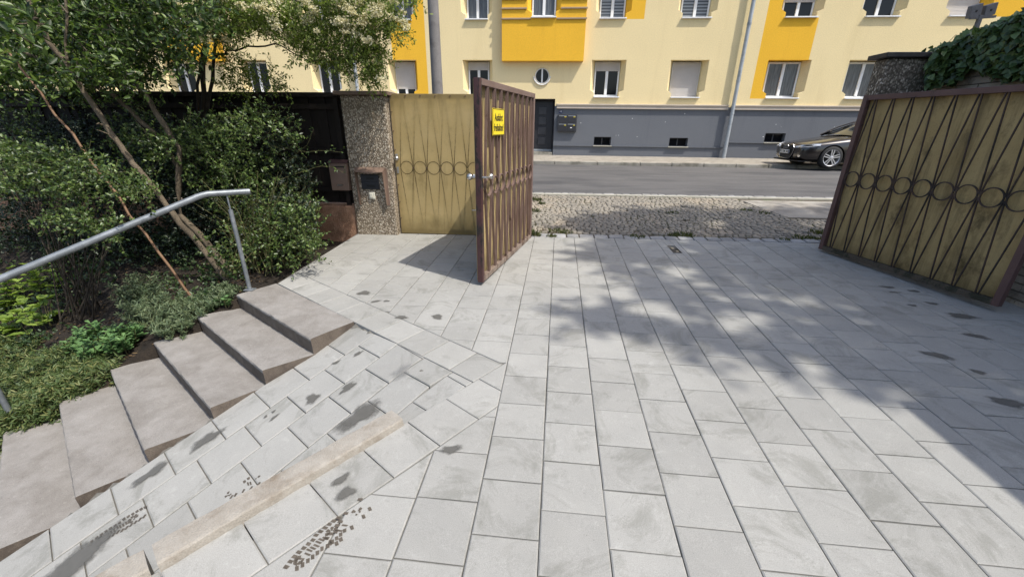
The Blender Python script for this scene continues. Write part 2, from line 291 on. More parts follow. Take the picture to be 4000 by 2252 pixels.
# ------------------------------------------------------------------ mesh helpers
class MB:
    def __init__(s): s.v = []; s.f = []; s.m = []
    def add(s, vs, fs, mi=0):
        k = len(s.v); s.v += [tuple(map(float, a)) for a in vs]; s.f += [tuple(i+k for i in f) for f in fs]; s.m += [mi]*len(fs); return s
    def box(s, x0, x1, y0, y1, z0, z1, mi=0):
        return s.add([(x0, y0, z0), (x1, y0, z0), (x1, y1, z0), (x0, y1, z0), (x0, y0, z1), (x1, y0, z1), (x1, y1, z1), (x0, y1, z1)],
                     [(3, 2, 1, 0), (4, 5, 6, 7), (0, 1, 5, 4), (1, 2, 6, 5), (2, 3, 7, 6), (3, 0, 4, 7)], mi)
    def bar(s, p, q, hw, hd, side, mi=0):
        """square bar from p to q; hw half width across `side`, hd half width across the third axis"""
        p, q, side = (np.asarray(a, float) for a in (p, q, side)); t = q-p; t /= np.linalg.norm(t)
        side = side-t*(side@t); side /= np.linalg.norm(side); u = np.cross(t, side)
        vs = [e+side*a*hw+u*b*hd for e in (p, q) for a, b in ((-1, -1), (1, -1), (1, 1), (-1, 1))]
        return s.add(vs, [(3, 2, 1, 0), (4, 5, 6, 7), (0, 1, 5, 4), (1, 2, 6, 5), (2, 3, 7, 6), (3, 0, 4, 7)], mi)
    def prism(s, poly, z0, z1, mi=0):
        n = len(poly); z0 = z0 if callable(z0) else (lambda x, y, k=z0: k); z1 = z1 if callable(z1) else (lambda x, y, k=z1: k)
        vs = [(x, y, z0(x, y)) for x, y in poly]+[(x, y, z1(x, y)) for x, y in poly]
        return s.add(vs, [tuple(range(n))[::-1], tuple(range(n, 2*n))]+[(i, (i+1) % n, n+(i+1) % n, n+i) for i in range(n)], mi)
    def tube(s, pts, r, n=8, mi=0, cap=True):
        pts = [np.asarray(p, float) for p in pts]; rs = r if hasattr(r, '__len__') else [r]*len(pts); k0 = len(s.v); rings = []
        ref = np.array([0, 0, 1.])
        for i, p in enumerate(pts):
            t = pts[min(i+1, len(pts)-1)]-pts[max(i-1, 0)]; t = t/(np.linalg.norm(t)+1e-9)
            a = np.cross(t, ref); 
            if np.linalg.norm(a) < .05: a = np.cross(t, (1, 0, 0))
            a /= np.linalg.norm(a); b_ = np.cross(t, a); rings.append([p+(a*math.cos(2*math.pi*j/n)+b_*math.sin(2*math.pi*j/n))*rs[i] for j in range(n)])
        vs = [v for rg in rings for v in rg]
        fs = [(i*n+j, i*n+(j+1) % n, (i+1)*n+(j+1) % n, (i+1)*n+j) for i in range(len(pts)-1) for j in range(n)]
        if cap: fs += [tuple(range(n))[::-1], tuple((len(pts)-1)*n+j for j in range(n))]
        return s.add(vs, fs, mi)
    def lathe(s, prof, origin, axis, n=20, mi=0):
        """profile of (distance along axis, radius)"""
        axis = np.asarray(axis, float); axis = axis/np.linalg.norm(axis); a = np.cross(axis, (0, 0, 1.) if abs(axis[2]) < .9 else (1., 0, 0)); a /= np.linalg.norm(a); b_ = np.cross(axis, a)
        o = np.asarray(origin, float)
        vs = [o+axis*d+(a*math.cos(2*math.pi*j/n)+b_*math.sin(2*math.pi*j/n))*r for d, r in prof for j in range(n)]
        fs = [(i*n+j, i*n+(j+1) % n, (i+1)*n+(j+1) % n, (i+1)*n+j) for i in range(len(prof)-1) for j in range(n)]
        return s.add(vs, fs, mi)
    def ring(s, c, u, v, w_, r, depth, thick, n=22, mi=0):
        """flat hoop: centre c, in plane u,v, extruded +-depth/2 along w_"""
        c, u, v, w_ = (np.asarray(a, float) for a in (c, u, v, w_)); vs = []
        for j in range(n):
            a = 2*math.pi*j/n; d = u*math.cos(a)+v*math.sin(a)
            vs += [c+d*(r-thick)-w_*depth/2, c+d*r-w_*depth/2, c+d*r+w_*depth/2, c+d*(r-thick)+w_*depth/2]
        fs = [(4*j+k, 4*((j+1) % n)+k, 4*((j+1) % n)+(k+1) % 4, 4*j+(k+1) % 4) for j in range(n) for k in range(4)]
        return s.add(vs, fs, mi)
    def mesh(s, name, mats, smooth=None):
        me = bpy.data.meshes.new(name); me.from_pydata(s.v, [], s.f)
        for m in (mats if isinstance(mats, (list, tuple)) else [mats]): me.materials.append(M[m] if isinstance(m, str) else m)
        if any(s.m): me.polygons.foreach_set('material_index', s.m)
        me.validate(); me.update()
        import bmesh
        bm = bmesh.new(); bm.from_mesh(me); bmesh.ops.recalc_face_normals(bm, faces=bm.faces); bm.to_mesh(me); bm.free()
        if smooth is not None:
            me.polygons.foreach_set('use_smooth', [True]*len(me.polygons)); me.set_sharp_from_angle(angle=RAD(smooth))
        return me
    def build(s, name, mats, parent=None, smooth=None, bevel=0, **tags):
        o = link(name, s.mesh(name, mats, smooth), parent, **tags)
        if bevel:
            b = o.modifiers.new('Bevel', 'BEVEL'); b.width = bevel; b.segments = 2; b.limit_method = 'ANGLE'; b.angle_limit = RAD(40)
        return o
def link(name, data, parent=None, label=None, category=None, group=None, kind=None, loc=None):
    o = bpy.data.objects.new(name, data); COL.objects.link(o)
    if parent is not None: o.parent = parent
    if loc is not None: o.location = loc
    for k, v in (('label', label), ('category', category), ('group', group), ('kind', kind)):
        if v is not None: o[k] = v
    return o
def thing(name, label, category, group=None): return link(name, None, None, label, category, group)
def struct(name): return link(name, None, None, kind='structure')
def clip(poly, nx, ny, c):
    """part of a polygon where nx*x+ny*y <= c"""
    out = []
    for i in range(len(poly)):
        a, b = poly[i], poly[(i+1) % len(poly)]; da, db = nx*a[0]+ny*a[1]-c, nx*b[0]+ny*b[1]-c
        if da <= 0: out.append(a)
        if (da < 0 < db) or (db < 0 < da): t = da/(da-db); out.append((a[0]+(b[0]-a[0])*t, a[1]+(b[1]-a[1])*t))
    return out
def area(p): return .5*sum(p[i][0]*p[(i+1) % len(p)][1]-p[(i+1) % len(p)][0]*p[i][1] for i in range(len(p)))
def tidy(poly, e=.006):
    r = []
    for p in poly:
        if not r or math.hypot(p[0]-r[-1][0], p[1]-r[-1][1]) > e: r.append(p)
    while len(r) > 2 and math.hypot(r[0][0]-r[-1][0], r[0][1]-r[-1][1]) < e: r.pop()
    return r
def inset(poly, d):
    """move every edge of a convex counter-clockwise polygon inwards by d"""
    n = len(poly); L = []
    for i in range(n):
        a, b = poly[i], poly[(i+1) % n]; ex, ey = b[0]-a[0], b[1]-a[1]; k = math.hypot(ex, ey); nx, ny = ey/k, -ex/k; L.append((nx, ny, nx*a[0]+ny*a[1]-d))
    out = []
    for i in range(n):
        a, b = L[i-1], L[i]; det = a[0]*b[1]-a[1]*b[0]
        if abs(det) < .05: p = poly[i]; out.append((p[0]-b[0]*d, p[1]-b[1]*d))
        else: out.append(((a[2]*b[1]-b[2]*a[1])/det, (a[0]*b[2]-b[0]*a[2])/det))
    return out
def slab(mb, poly, zf, gap=.0025, bev=.006, drop=.004, thick=.05, org=(0, 0)):
    """a paving slab: chamfered top edge, side faces; zf gives the surface height"""
    if area(poly) < 0: poly = poly[::-1]
    poly = tidy(poly)
    if len(poly) < 3 or area(poly) < .0012: return False
    per = sum(math.hypot(poly[k][0]-poly[k-1][0], poly[k][1]-poly[k-1][1]) for k in range(len(poly)))
    bev = min(bev, area(poly)/per*.5); gap = min(gap, area(poly)/per*.3)
    o = inset(poly, gap); i = inset(o, bev)
    n = len(o); ox, oy = org; oz = zf(ox, oy) if org != (0, 0) else 0
    vs = [(x-ox, y-oy, zf(x, y)-oz) for x, y in i]+[(x-ox, y-oy, zf(x, y)-drop-oz) for x, y in o]+[(x-ox, y-oy, zf(x, y)-thick-oz) for x, y in o]
    fs = [tuple(range(n))]+[(n+k, n+(k+1) % n, (k+1) % n, k) for k in range(n)]+[(2*n+k, 2*n+(k+1) % n, n+(k+1) % n, n+k) for k in range(n)]
    mb.add(vs, fs); return True

# ------------------------------------------------------------------ ground and levels
RA, RB, RC = -0.314, 0.215, 0.217
def rampz(x, y): return min(gz(x, y), RA+RB*x+RC*y)
E1 = np.array([math.cos(RAD(52.)), math.sin(RAD(52.))]); NN = np.array([E1[1], -E1[0]]); E2 = np.array([math.cos(RAD(-35.)), math.sin(RAD(-35.))])
J2P = np.array([-.876, 2.596]); NJ2 = float(NN@J2P)
def nco(x, y): return NN[0]*x+NN[1]*y-NJ2              # across the ramp; 0 at the third joint, F line at .50
VD = np.array([.8339, -.5519]); VN = np.array([.5519, .8339])   # the top strip's direction and its normal (uphill)
VC = float(VN@np.array([-1.632, 3.147])); UC = float(VN@np.array([-1.632, 3.147]))+.298
def stairz(x, y):
    t = (x+3.09)*-.68+(y-3.63)*-.73
    return t
def gardenz(x, y):
    t = max(0, stairz(x, y)); f = min(1, max(0, (5.3-y)/1.9)); f = f*f*(3-2*f)
    return max(-.37*t*f, -1.05)
link('ground', MB().add([(-900, -900, -1.6), (900, -900, -1.6), (900, 900, -1.6), (-900, 900, -1.6)], [(0, 1, 2, 3)]).mesh('ground', 'soil'), kind='structure')
# bedding under the paving (a stiff sheet following the two levels)
def sheet_grid(name, xs, ys, zf, mat, keep=None, kind='structure', smooth=True):
    nx, ny = len(xs), len(ys); mb = MB(); vs = [(x, y, zf(x, y)) for y in ys for x in xs]
    fs = [(j*nx+i, j*nx+i+1, (j+1)*nx+i+1, (j+1)*nx+i) for j in range(ny-1) for i in range(nx-1) if keep is None or keep((xs[i]+xs[i+1])/2, (ys[j]+ys[j+1])/2)]
    mb.add(vs, fs); me = mb.mesh(name, mat)
    if smooth: me.polygons.foreach_set('use_smooth', [True]*len(me.polygons))
    return link(name, me, kind=kind)
def bedz(x, y):
    nc = nco(x, y)
    if .18 < nc < .62 and VN[0]*x+VN[1]*y < VC+.1: return rampz(x, y)-.045
    if nc < .44 and VN[0]*x+VN[1]*y < VC: return rampz(x, y)-.014
    return gz(x, y)-.011
sheet_grid('paving_bed', list(np.arange(-3.6, 6.6, .06)), list(np.arange(-4., 6.12, .06)), bedz, 'sand', lambda x, y: x > -2.9 and (nco(x, y) > -.98 or VN[0]*x+VN[1]*y > VC-.1), smooth=False)

# ------------------------------------------------------------------ paving
paving = struct('courtyard_paving'); ramp_paving = struct('ramp_paving')
TH = RAD(-1.8); CT, ST = math.cos(TH), math.sin(TH); U0 = -.1778*H; TW = .30
def uv2(x, y): return x*CT+y*ST-U0, -x*ST+y*CT
def xy(u, v): u += U0; return (u*CT-v*ST, u*ST+v*CT)
YG = 6.09                                             # the paving ends at the gate line
pieces = []                                           # (priority, poly, full tile?)
PH = {0: .6758, 1: .1455, 2: .6534, 3: .1399, 4: .6068, 5: .0646, 6: .5587, 7: .0311, 8: .4765, 9: .9174, 10: .393}
slot = [(2.535, 5.30), (2.62, 5.30), (2.62, 5.66), (2.535, 5.66)]
SL = [atG(2060+a/4.025, 680+b/4.025)[:2] for a, b in ((2190, 1098), (2298, 1098), (2445, 1262), (2315, 1262))]
for ci in range(-10, 18):
    ph = PH.get(ci+1, .5*((ci+1) % 2)+.14 if ci < -1 else (.393 if ci % 2 else .9)-.05*(ci-9)/1.)
    ph = ph % 1.
    for rj in range(-14, 24):
        v0 = (rj+ph)*TW; q = [xy(ci*TW, v0), xy((ci+1)*TW, v0), xy((ci+1)*TW, v0+TW), xy(ci*TW, v0+TW)]
        cx, cy = sum(p[0] for p in q)/4, sum(p[1] for p in q)/4
        if cx < -3.1 or cx > 6.3 or cy < -3.8 or cy > 6.4: continue
        parts = [q]
        if ci < 0:
            a = clip(q, -VN[0], -VN[1], -UC)
            b = clip(clip(q, -NN[0], -NN[1], -(NJ2+.80)), VN[0], VN[1], UC-.25)
            parts = [p for p in (a, b) if len(p) > 2]
        for p in parts:
            n0 = len(p); p2 = clip(clip(p, 0, 1, YG), -1, 0, 2.86)
            if ci == 9: pass
            if len(p2) < 3 or abs(area(p2)) < .003: continue
            pieces.append((p2, abs(area(p2)) > .0899, (cx, cy)))
# top strip along the first step
e0 = float(VD@np.array([-1.632, 3.147]))
FC = NJ2+.498
for k in range(-6, 7):
    a0, a1 = e0+k*.30, e0+(k+1)*.30
    q = [tuple(VD*a+VN*b) for a, b in ((a0, VC), (a1, VC), (a1, UC), (a0, UC))]
    q = clip(clip(q, -1, 0, 2.86), NN[0], NN[1], FC)
    if len(q) > 2 and abs(area(q)) > .002: pieces.append((q, False, None))
# diagonal strip right of the kerb
e0 = float(E1@np.array([-.521, 1.753]))
SKEW = np.array([math.cos(RAD(-36.)), math.sin(RAD(-36.))])
def dg(s, nc):
    base = E1*s+NN*(NJ2+.80)          # along E at given s, then slide across
    return tuple(base+SKEW/float(SKEW@NN)*(nc-.80))
UN = (CT, ST)
for k in range(-9, 5):
    s0, s1 = e0+k*.295, e0+(k+1)*.295
    q = [dg(s0, .498), dg(s0, .80), dg(s1, .80), dg(s1, .498)]
    q = clip(q, UN[0], UN[1], U0)
    q = clip(q, 0, 1, 2.7)
    if len(q) > 2 and abs(area(q)) > .002: pieces.append((q, False, None))
# rank by apparent size; the 300 that show largest are single slabs, the rest one part
def shown(poly):
    cx, cy = np.mean(poly, 0); P = (cx, cy, gz(cx, cy))
    if not inframe(P, 60): return 0
    z = proj(P)[2]; return abs(area(poly))/z**3
order = sorted(range(len(pieces)), key=lambda i: -shown(pieces[i][0]))
SLc = np.mean(SL, 0)
full_me = None
rest = MB(); nsingle = 0
def tilt_z(x, y): return gz(x, y)
for i in order:
    poly, full, ctr = pieces[i]
    c = ctr if full else tuple(np.mean(poly, 0))
    near_slot = abs(c[0]-SLc[0]) < .35 and abs(c[1]-SLc[1]) < .45
    dz = rng.uniform(-.0012, .0012)
    if near_slot:      # cut the slab around the bolt slot
        sx0, sx1 = SLc[0]-.055, SLc[0]+.055; sy0, sy1 = SLc[1]-.17, SLc[1]+.17
        subs = [clip(poly, 1, 0, sx0), clip(poly, -1, 0, -sx1), clip(clip(clip(poly, -1, 0, -sx0), 1, 0, sx1), 0, 1, sy0), clip(clip(clip(poly, -1, 0, -sx0), 1, 0, sx1), 0, -1, -sy1)]
        mb = MB()
        for sp in subs:
            if len(sp) > 2 and abs(area(sp)) > .0006:
                slab(mb, sp, lambda x, y: gz(x, y), gap=.0006 if abs(area(sp)) < abs(area(poly))-1e-4 else .0025, org=c)
        if mb.v: o = mb.build('paving_slab', 'tile', paving); o.location = (c[0], c[1], gz(*c))
        continue
    if nsingle < 300 and shown(poly) > 0:
        if full:
            if full_me is None:
                mb = MB(); hw = TW/2; sq = [(-hw, -hw), (hw, -hw), (hw, hw), (-hw, hw)]; slab(mb, sq, lambda x, y: 0); full_me = mb.mesh('paving_slab', 'tile')
            o = link('paving_slab', full_me, paving)
            tx, ty = rng.gauss(0, .0022), rng.gauss(0, .0022)
            o.rotation_euler = (math.atan(GY)+tx, -math.atan(GX)+ty, TH+rng.gauss(0, .003)); o.location = (c[0]+rng.gauss(0, .0008), c[1]+rng.gauss(0, .0008), gz(*c)+dz)
        else:
            mb = MB()
            if not slab(mb, poly, gz, org=c): continue
            o = mb.build('paving_slab', 'tile', paving); o.location = (c[0], c[1], gz(*c)+dz)
        nsingle += 1
    else:
        slab(rest, poly, gz)
rest.build('outer_paving_slabs', 'tile', paving, kind='stuff')
# the bolt slot in the paving
mb = MB(); zc = gz(*SLc)
mb.box(SLc[0]-.054, SLc[0]+.054, SLc[1]-.169, SLc[1]+.169, zc-.0105, zc-.0095)
for sx in (-1, 1): mb.box(SLc[0]+sx*.054-.003, SLc[0]+sx*.054+.003, SLc[1]-.169, SLc[1]+.169, zc-.0095, zc-.001)
for sy in (-1, 1): mb.box(SLc[0]-.05, SLc[0]+.05, SLc[1]+sy*.166-.003, SLc[1]+sy*.166+.003, zc-.0095, zc-.001)
bs = mb.build('gate_bolt_slot', 'hole', label='narrow recessed metal slot let into the grey paving near the gateway', category='floor slot')
MB().box(SLc[0]-.02, SLc[0]+.01, SLc[1]+.02, SLc[1]+.10, zc-.0094, zc-.004).build('catch', 'steel', bs); MB().box(SLc[0]+.005, SLc[0]+.035, SLc[1]-.11, SLc[1]-.06, zc-.0094, zc-.006).build('catch', 'steel', bs)

# ramp beside the steps: rows of slabs on the slope
def rp(s, nc): return E1*s+NN*(NJ2+nc)
rows = [(-.958, -.637, 1.214), (-.637, -.320, 1.345), (-.320, -.003, 1.225), (-.003, .302, 1.36), (.302, .498, 1.22)]
KS1 = 1.018
skew = float(SKEW@E1)/float(SKEW@NN)
for (n0, n1, ph) in rows:
    for k in range(-12, 6):
        s0, s1 = ph+k*.298, ph+(k+1)*.298
        if s1 < -1.9: continue
        q = [tuple(rp(s0+skew*(n0-n1)*.5, n0)), tuple(rp(s0-skew*(n0-n1)*.5, n1)), tuple(rp(s1-skew*(n0-n1)*.5, n1)), tuple(rp(s1+skew*(n0-n1)*.5, n0))]
        q = clip(q, VN[0], VN[1], VC)
        if n0 > .2:
            up = clip(q, -E1[0], -E1[1], -KS1); dn = clip(clip(q, E1[0], E1[1], KS1), NN[0], NN[1], NJ2+.382)
            qs = [up, dn]
        else: qs = [q]
        for q in qs:
            if len(q) < 3 or abs(area(q)) < .0015: continue
            c = tuple(np.mean(q, 0)); mb = MB()
            if not slab(mb, q, rampz, gap=.0034, bev=.007, drop=.004, org=c): continue
            o = mb.build('paving_slab', 'tile', ramp_paving); o.location = (c[0], c[1], rampz(*c)+rng.uniform(-.002, .002))

# kerb of beige stone between ramp and courtyard
kerb = struct('beige_kerb')
def kerbstone(s0, s1):
    mb = MB(); ns = max(2, int(abs(s1-s0)/.05)); rr = random.Random(int(s0*100)); prof = []
    for i in range(ns+1):
        s = s0+(s1-s0)*i/ns; j = lambda a: rr.uniform(-a, a)
        ring = []
        for nc, dz in ((.384, -.6), (.384, .034), (.388, .040), (.430, .042), (.478, .042), (.500, .040), (.508, .034), (.517, .0), (.518, -.6)):
            p = rp(s, nc+j(.0022)); ring.append((p[0], p[1], gz(*p)+dz+j(.0022)))
        prof.append(ring)
    n = 9; vs = [p for r_ in prof for p in r_]; fs = [(i*n+j, i*n+j+1, (i+1)*n+j+1, (i+1)*n+j) for i in range(ns) for j in range(n-1)]
    fs += [tuple(range(n)), tuple(ns*n+j for j in range(n))[::-1]]
    mb.add(vs, fs); mb.build('kerb_stone', 'kerb', kerb, smooth=20)
kerbstone(KS1, -.128); kerbstone(-.155, -1.15); kerbstone(-1.175, -2.2)

# wet patches and footprints on the slabs
def patch(name, cx, cy, rx, ry, rot, mat, zf, seed, parent, rag=.3, lift=.0016, n=36):
    rr = np.random.default_rng(seed); a = np.linspace(0, 2*math.pi, n, endpoint=False); rx *= 1.3; ry *= 1.3
    rad = 1+rag*(.55*np.sin(2*a+rr.uniform(0, 6))*rr.uniform(.3, 1)+.4*np.sin(3*a+rr.uniform(0, 6))+.3*np.sin(5*a+rr.uniform(0, 6)))
    mb = MB(); vs = []; core = []
    for f, c_ in ((1., 0.), (.75, .3), (.45, .75)):
        for t, k in zip(a, rad):
            x, y = cx+math.cos(rot)*rx*k*f*math.cos(t)-math.sin(rot)*ry*k*f*math.sin(t), cy+math.sin(rot)*rx*k*f*math.cos(t)+math.cos(rot)*ry*k*f*math.sin(t)
            vs.append((x, y, zf(x, y)+lift)); core.append(c_)
    vs.append((cx, cy, zf(cx, cy)+lift)); core.append(1.)
    mb.add(vs, [(j*n+i, j*n+(i+1) % n, (j+1)*n+(i+1) % n, (j+1)*n+i) for j in range(2) for i in range(n)]+[(2*n+i, 2*n+(i+1) % n, 3*n) for i in range(n)])
    o = mb.build(name, mat, parent); at_ = o.data.attributes.new('core', 'FLOAT', 'POINT'); at_.data.foreach_set('value', core); return o
def rampAt(px, py):
    d = ray(px, py); t = (RA-H)/(d[2]-RB*d[0]-RC*d[1]); return OO+d*t
K = 4000/2576.
wet_main = [(915, 737, .075, .045, 0, 'wet'), (945, 758, .05, .022, .5, 'wet'), (972, 757, .03, .02, .3, 'wet'), (1100, 797, .045, .05, 1.2, 'wet'), (1135, 1130, .05, .03, .3, 'wet'), (2420, 823-28, .12, .05, -.2, 'wet'),
    (2232, 722, .075, .03, -.1, 'wet'), (2300, 732, .055, .03, 0, 'wet'), (2250, 735, .05, .018, 0, 'wet'), (2345, 763, .05, .03, 0, 'wet'), (2295, 768, .035, .03, 0, 'wet'), (2455, 845, .075, .04, -.3, 'wet'), (2355, 893, .10, .04, -.3, 'wet'), (2460, 935, .04, .03, 0, 'wet'), (2535, 1012, .10, .045, -.3, 'wet'),
    (870, 1240, .042, .035, .4, 'wet'), (858, 1205, .05, .02, .9, 'wet'), 
    (900, 1100-62, .0, .0, 0, 'wet'), (1010, 798, .05, .035, .3, 'wet'), (1300, 640-30, .0, 0, 0, 'wet'), (1130, 1345, .0, 0, 0, 'wet')]
for i, (x, y, rx, ry, ro, m_) in enumerate(wet_main):
    if rx == 0: continue
    P = atG(x*K, y*K); patch('wet_patch' if m_ == 'wet' else 'damp_patch', P[0], P[1], rx, ry, ro, m_, gz, 50+i, paving, lift=.0026)
wet_ramp = [(520, 1105, .085, .055, .9, 'wet'), (380, 1190, .085, .05, .9, 'wet'), (785, 1003, .045, .05, .5, 'wet'), (875, 975, .055, .035, .6, 'wet'), (905, 1045, .12, .08, .7, 'wet'), (845, 912, .03, .018, .7, 'wet'), (900, 890, .04, .018, .8, 'wet'), (195, 1410, .10, .15, -.5, 'wet'),
    (1010, 935, .09, .07, .7, 'damp'), (690, 1050, .035, .012, 1.1, 'wet'), (668, 1048, .014, .012, 0, 'wet'), (688, 1035, .014, .012, 0, 'wet'), (1180, 800, 0, 0, 0, 'wet')]
for i, (x, y, rx, ry, ro, m_) in enumerate(wet_ramp):
    if rx == 0: continue
    P = rampAt(x*K, y*K); patch('wet_patch' if m_ == 'wet' else 'damp_patch', P[0], P[1], rx, ry, ro, m_, rampz, 90+i, ramp_paving, rag=.38, lift=.004)
def footprint(P, ang, zf, parent, part=1., L=.29):
    """the lugs of a wet shoe sole: two heel/ball spirals and bars along the rims"""
    mb = MB(); rr = random.Random(int(P[0]*997)); ca, sa = math.cos(ang), math.sin(ang)
    def lug(u, v, lu, lv, rot):
        c, s = math.cos(rot), math.sin(rot); pts = []
        for a, b in ((-1, -.8), (.7, -1), (1, .8), (-.8, 1)):
            x, y = a*lu*rr.uniform(.85, 1.1), b*lv*rr.uniform(.8, 1.1); x, y = u+x*c-y*s, v+x*s+y*c
            X, Y_ = P[0]+x*ca-y*sa, P[1]+x*sa+y*ca; pts.append((X, Y_, zf(X, Y_)+.0030))
        mb.add(pts, [(0, 1, 2, 3)])
    rim = [(t, (.043 if t > 0 else .034)*(1-.55*(abs(t-.02)/.15)**4)) for t in np.arange(-.128, .14, .021)]
    for side in (-1, 1):
        for t, w_ in rim:
            if rr.random() < part: lug(t, side*w_, .0078, .0125, side*.45)
    for cu, r0 in ((.065, .021), (-.085, .015)):
        for q in (1., .55):
            for k in range(7):
                if rr.random() < part*.9: a = k*.9; lug(cu+math.cos(a)*r0*q, math.sin(a)*r0*q, .0045*q+.002, .0085*q, a)
    for t in np.arange(-.05, .035, .014):
        if rr.random() < part: lug(t, rr.uniform(-.006, .006), .0045, .017, .3)
    mb.build('wet_footprint', 'footprint', parent)
footprint(rampAt(300*K, 1325*K), RAD(40), rampz, ramp_paving)
footprint(rampAt(615*K, 1222*K), RAD(30), rampz, ramp_paving, .3)
Pf = atG(800*K, 1368*K); footprint(Pf, RAD(60), gz, paving, .9); Pf = atG(872*K, 1318*K); footprint((Pf[0], Pf[1]), RAD(70), gz, paving, .45)

# ------------------------------------------------------------------ steps
NRp = [(1210.7, 1323.7), (1022, 1446.9), (817.5, 1592.7), (558.6, 1757), (287.6, 1942)]
NLp = [(922.4, 1150.7), (764.2, 1234.6), (596.4, 1336.8), (427, 1444.2), (224, 1560.6)]
stairs = thing('garden_steps', 'flight of weathered grey-brown concrete block steps descending between planting bed and ramp', 'steps')
noses = [(atZ(*a, .055-.145*i), atZ(*b, .055-.145*i)) for i, (a, b) in enumerate(zip(NRp, NLp))]
dlt = (noses[4][0]-noses[2][0])/2
for k in (1, 2, 3): noses.append((noses[4][0]+dlt*k, noses[4][1]+(noses[4][1]-noses[2][1])/2*k))
def step(a, b, ba, bb, z, thick=.16):
    """nose a (right) b (left), back edge ba, bb; worn rounded nose"""
    mb = MB(); ns = 40; rr = random.Random(int(abs(a[0])*1000)); rows_ = []
    a, b, ba, bb = (np.asarray(p[:2], float) for p in (a, b, ba, bb))
    for i in range(ns+1):
        t = i/ns; f = a+(b-a)*t; g = ba+(bb-ba)*t; d = g-f; L = np.linalg.norm(d); d /= L; j = lambda s_: rr.uniform(-s_, s_)
        row = []
        for off, dz in ((.010, -thick), (.004, -.03), (.002, -.012), (.008, -.003), (.022, 0), (L*.5, 0), (L, 0), (L, -thick)):
            chip = .007 if (off < .03 and rr.random() < .03) else 0; p = f+d*(off+chip+(j(.0022) if off < .03 else 0)); row.append((p[0], p[1], z+dz+(j(.0014) if dz > -.05 else 0)))
        rows_.append(row)
    n = 8; vs = [p for r_ in rows_ for p in r_]; fs = [(i*n+j, i*n+j+1, (i+1)*n+j+1, (i+1)*n+j) for i in range(ns) for j in range(n-1)]
    fs += [tuple(range(n)), tuple(ns*n+j for j in range(n))[::-1]]
    mb.add(vs, fs)
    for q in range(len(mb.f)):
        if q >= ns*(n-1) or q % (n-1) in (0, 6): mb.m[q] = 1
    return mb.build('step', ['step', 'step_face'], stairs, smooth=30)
backA, backB = np.array([-1.640, 3.150]), np.array([-2.885, 3.968])
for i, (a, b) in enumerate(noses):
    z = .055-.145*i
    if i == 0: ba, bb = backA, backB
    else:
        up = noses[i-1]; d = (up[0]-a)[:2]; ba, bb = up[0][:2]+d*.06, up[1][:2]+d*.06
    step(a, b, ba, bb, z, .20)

# ------------------------------------------------------------------ planting bed
def keepbed(x, y):
    if x > -2.86 and stairz(x, y) < .1: return False
    t = stairz(x, y)
    if t > -.12:                       # stop at the left ends of the steps
        # line through left noses
        p0, p1 = noses[0][1], noses[4][1]; dx, dy = p1[0]-p0[0], p1[1]-p0[1]
        side = (x-p0[0])*dy-(y-p0[1])*dx
        return side > -.34*math.hypot(dx, dy)
    return True
def bedg(x, y):
    p0, p1 = noses[0][1], noses[4][1]; dx, dy = p1[0]-p0[0], p1[1]-p0[1]; sd = ((x-p0[0])*dy-(y-p0[1])*dx)/math.hypot(dx, dy)
    k = min(1, max(0, (-.0-sd)/.08)) if stairz(x, y) > -.3 else 0
    return gardenz(x, y)-.26*k-.015+.03*math.sin(x*5.1+y*2.3)*math.sin(y*4.3)+.012*math.sin(x*17)*math.sin(y*19+x*5)
sheet_grid('planting_bed', list(np.arange(-13., -2.4, .06)), list(np.arange(-.6, 6.2, .06)), bedg, 'soil', keepbed)

# ------------------------------------------------------------------ street: cobbles, setts, road, far pavement
ZG, YS, ZS = .128, 9.30, .286
def cobz(x, y):
    t = min(1, max(0, (y-6.1)/(YS-6.1))); return gz(x, 6.1)*(1-t)+(ZS+.004*x)*t
def roadz(x, y):
    t = (y-YS)/(14.7-YS); return ZS-.02+t*(.468-ZS+.02)+.05*math.sin(min(1, max(0, t))*math.pi)+.004*x*(1-min(1, max(0, t)))
sheet_grid('pavement_earth', list(np.arange(-11, 12.1, .5)), list(np.arange(6.1, 9.31, .2)), lambda x, y: cobz(x, y)-.022, 'joint_earth')
sheet_grid('road', list(np.arange(-70, 70.1, 1.)), list(np.arange(YS-.05, 14.73, .3)), roadz, 'asphalt')
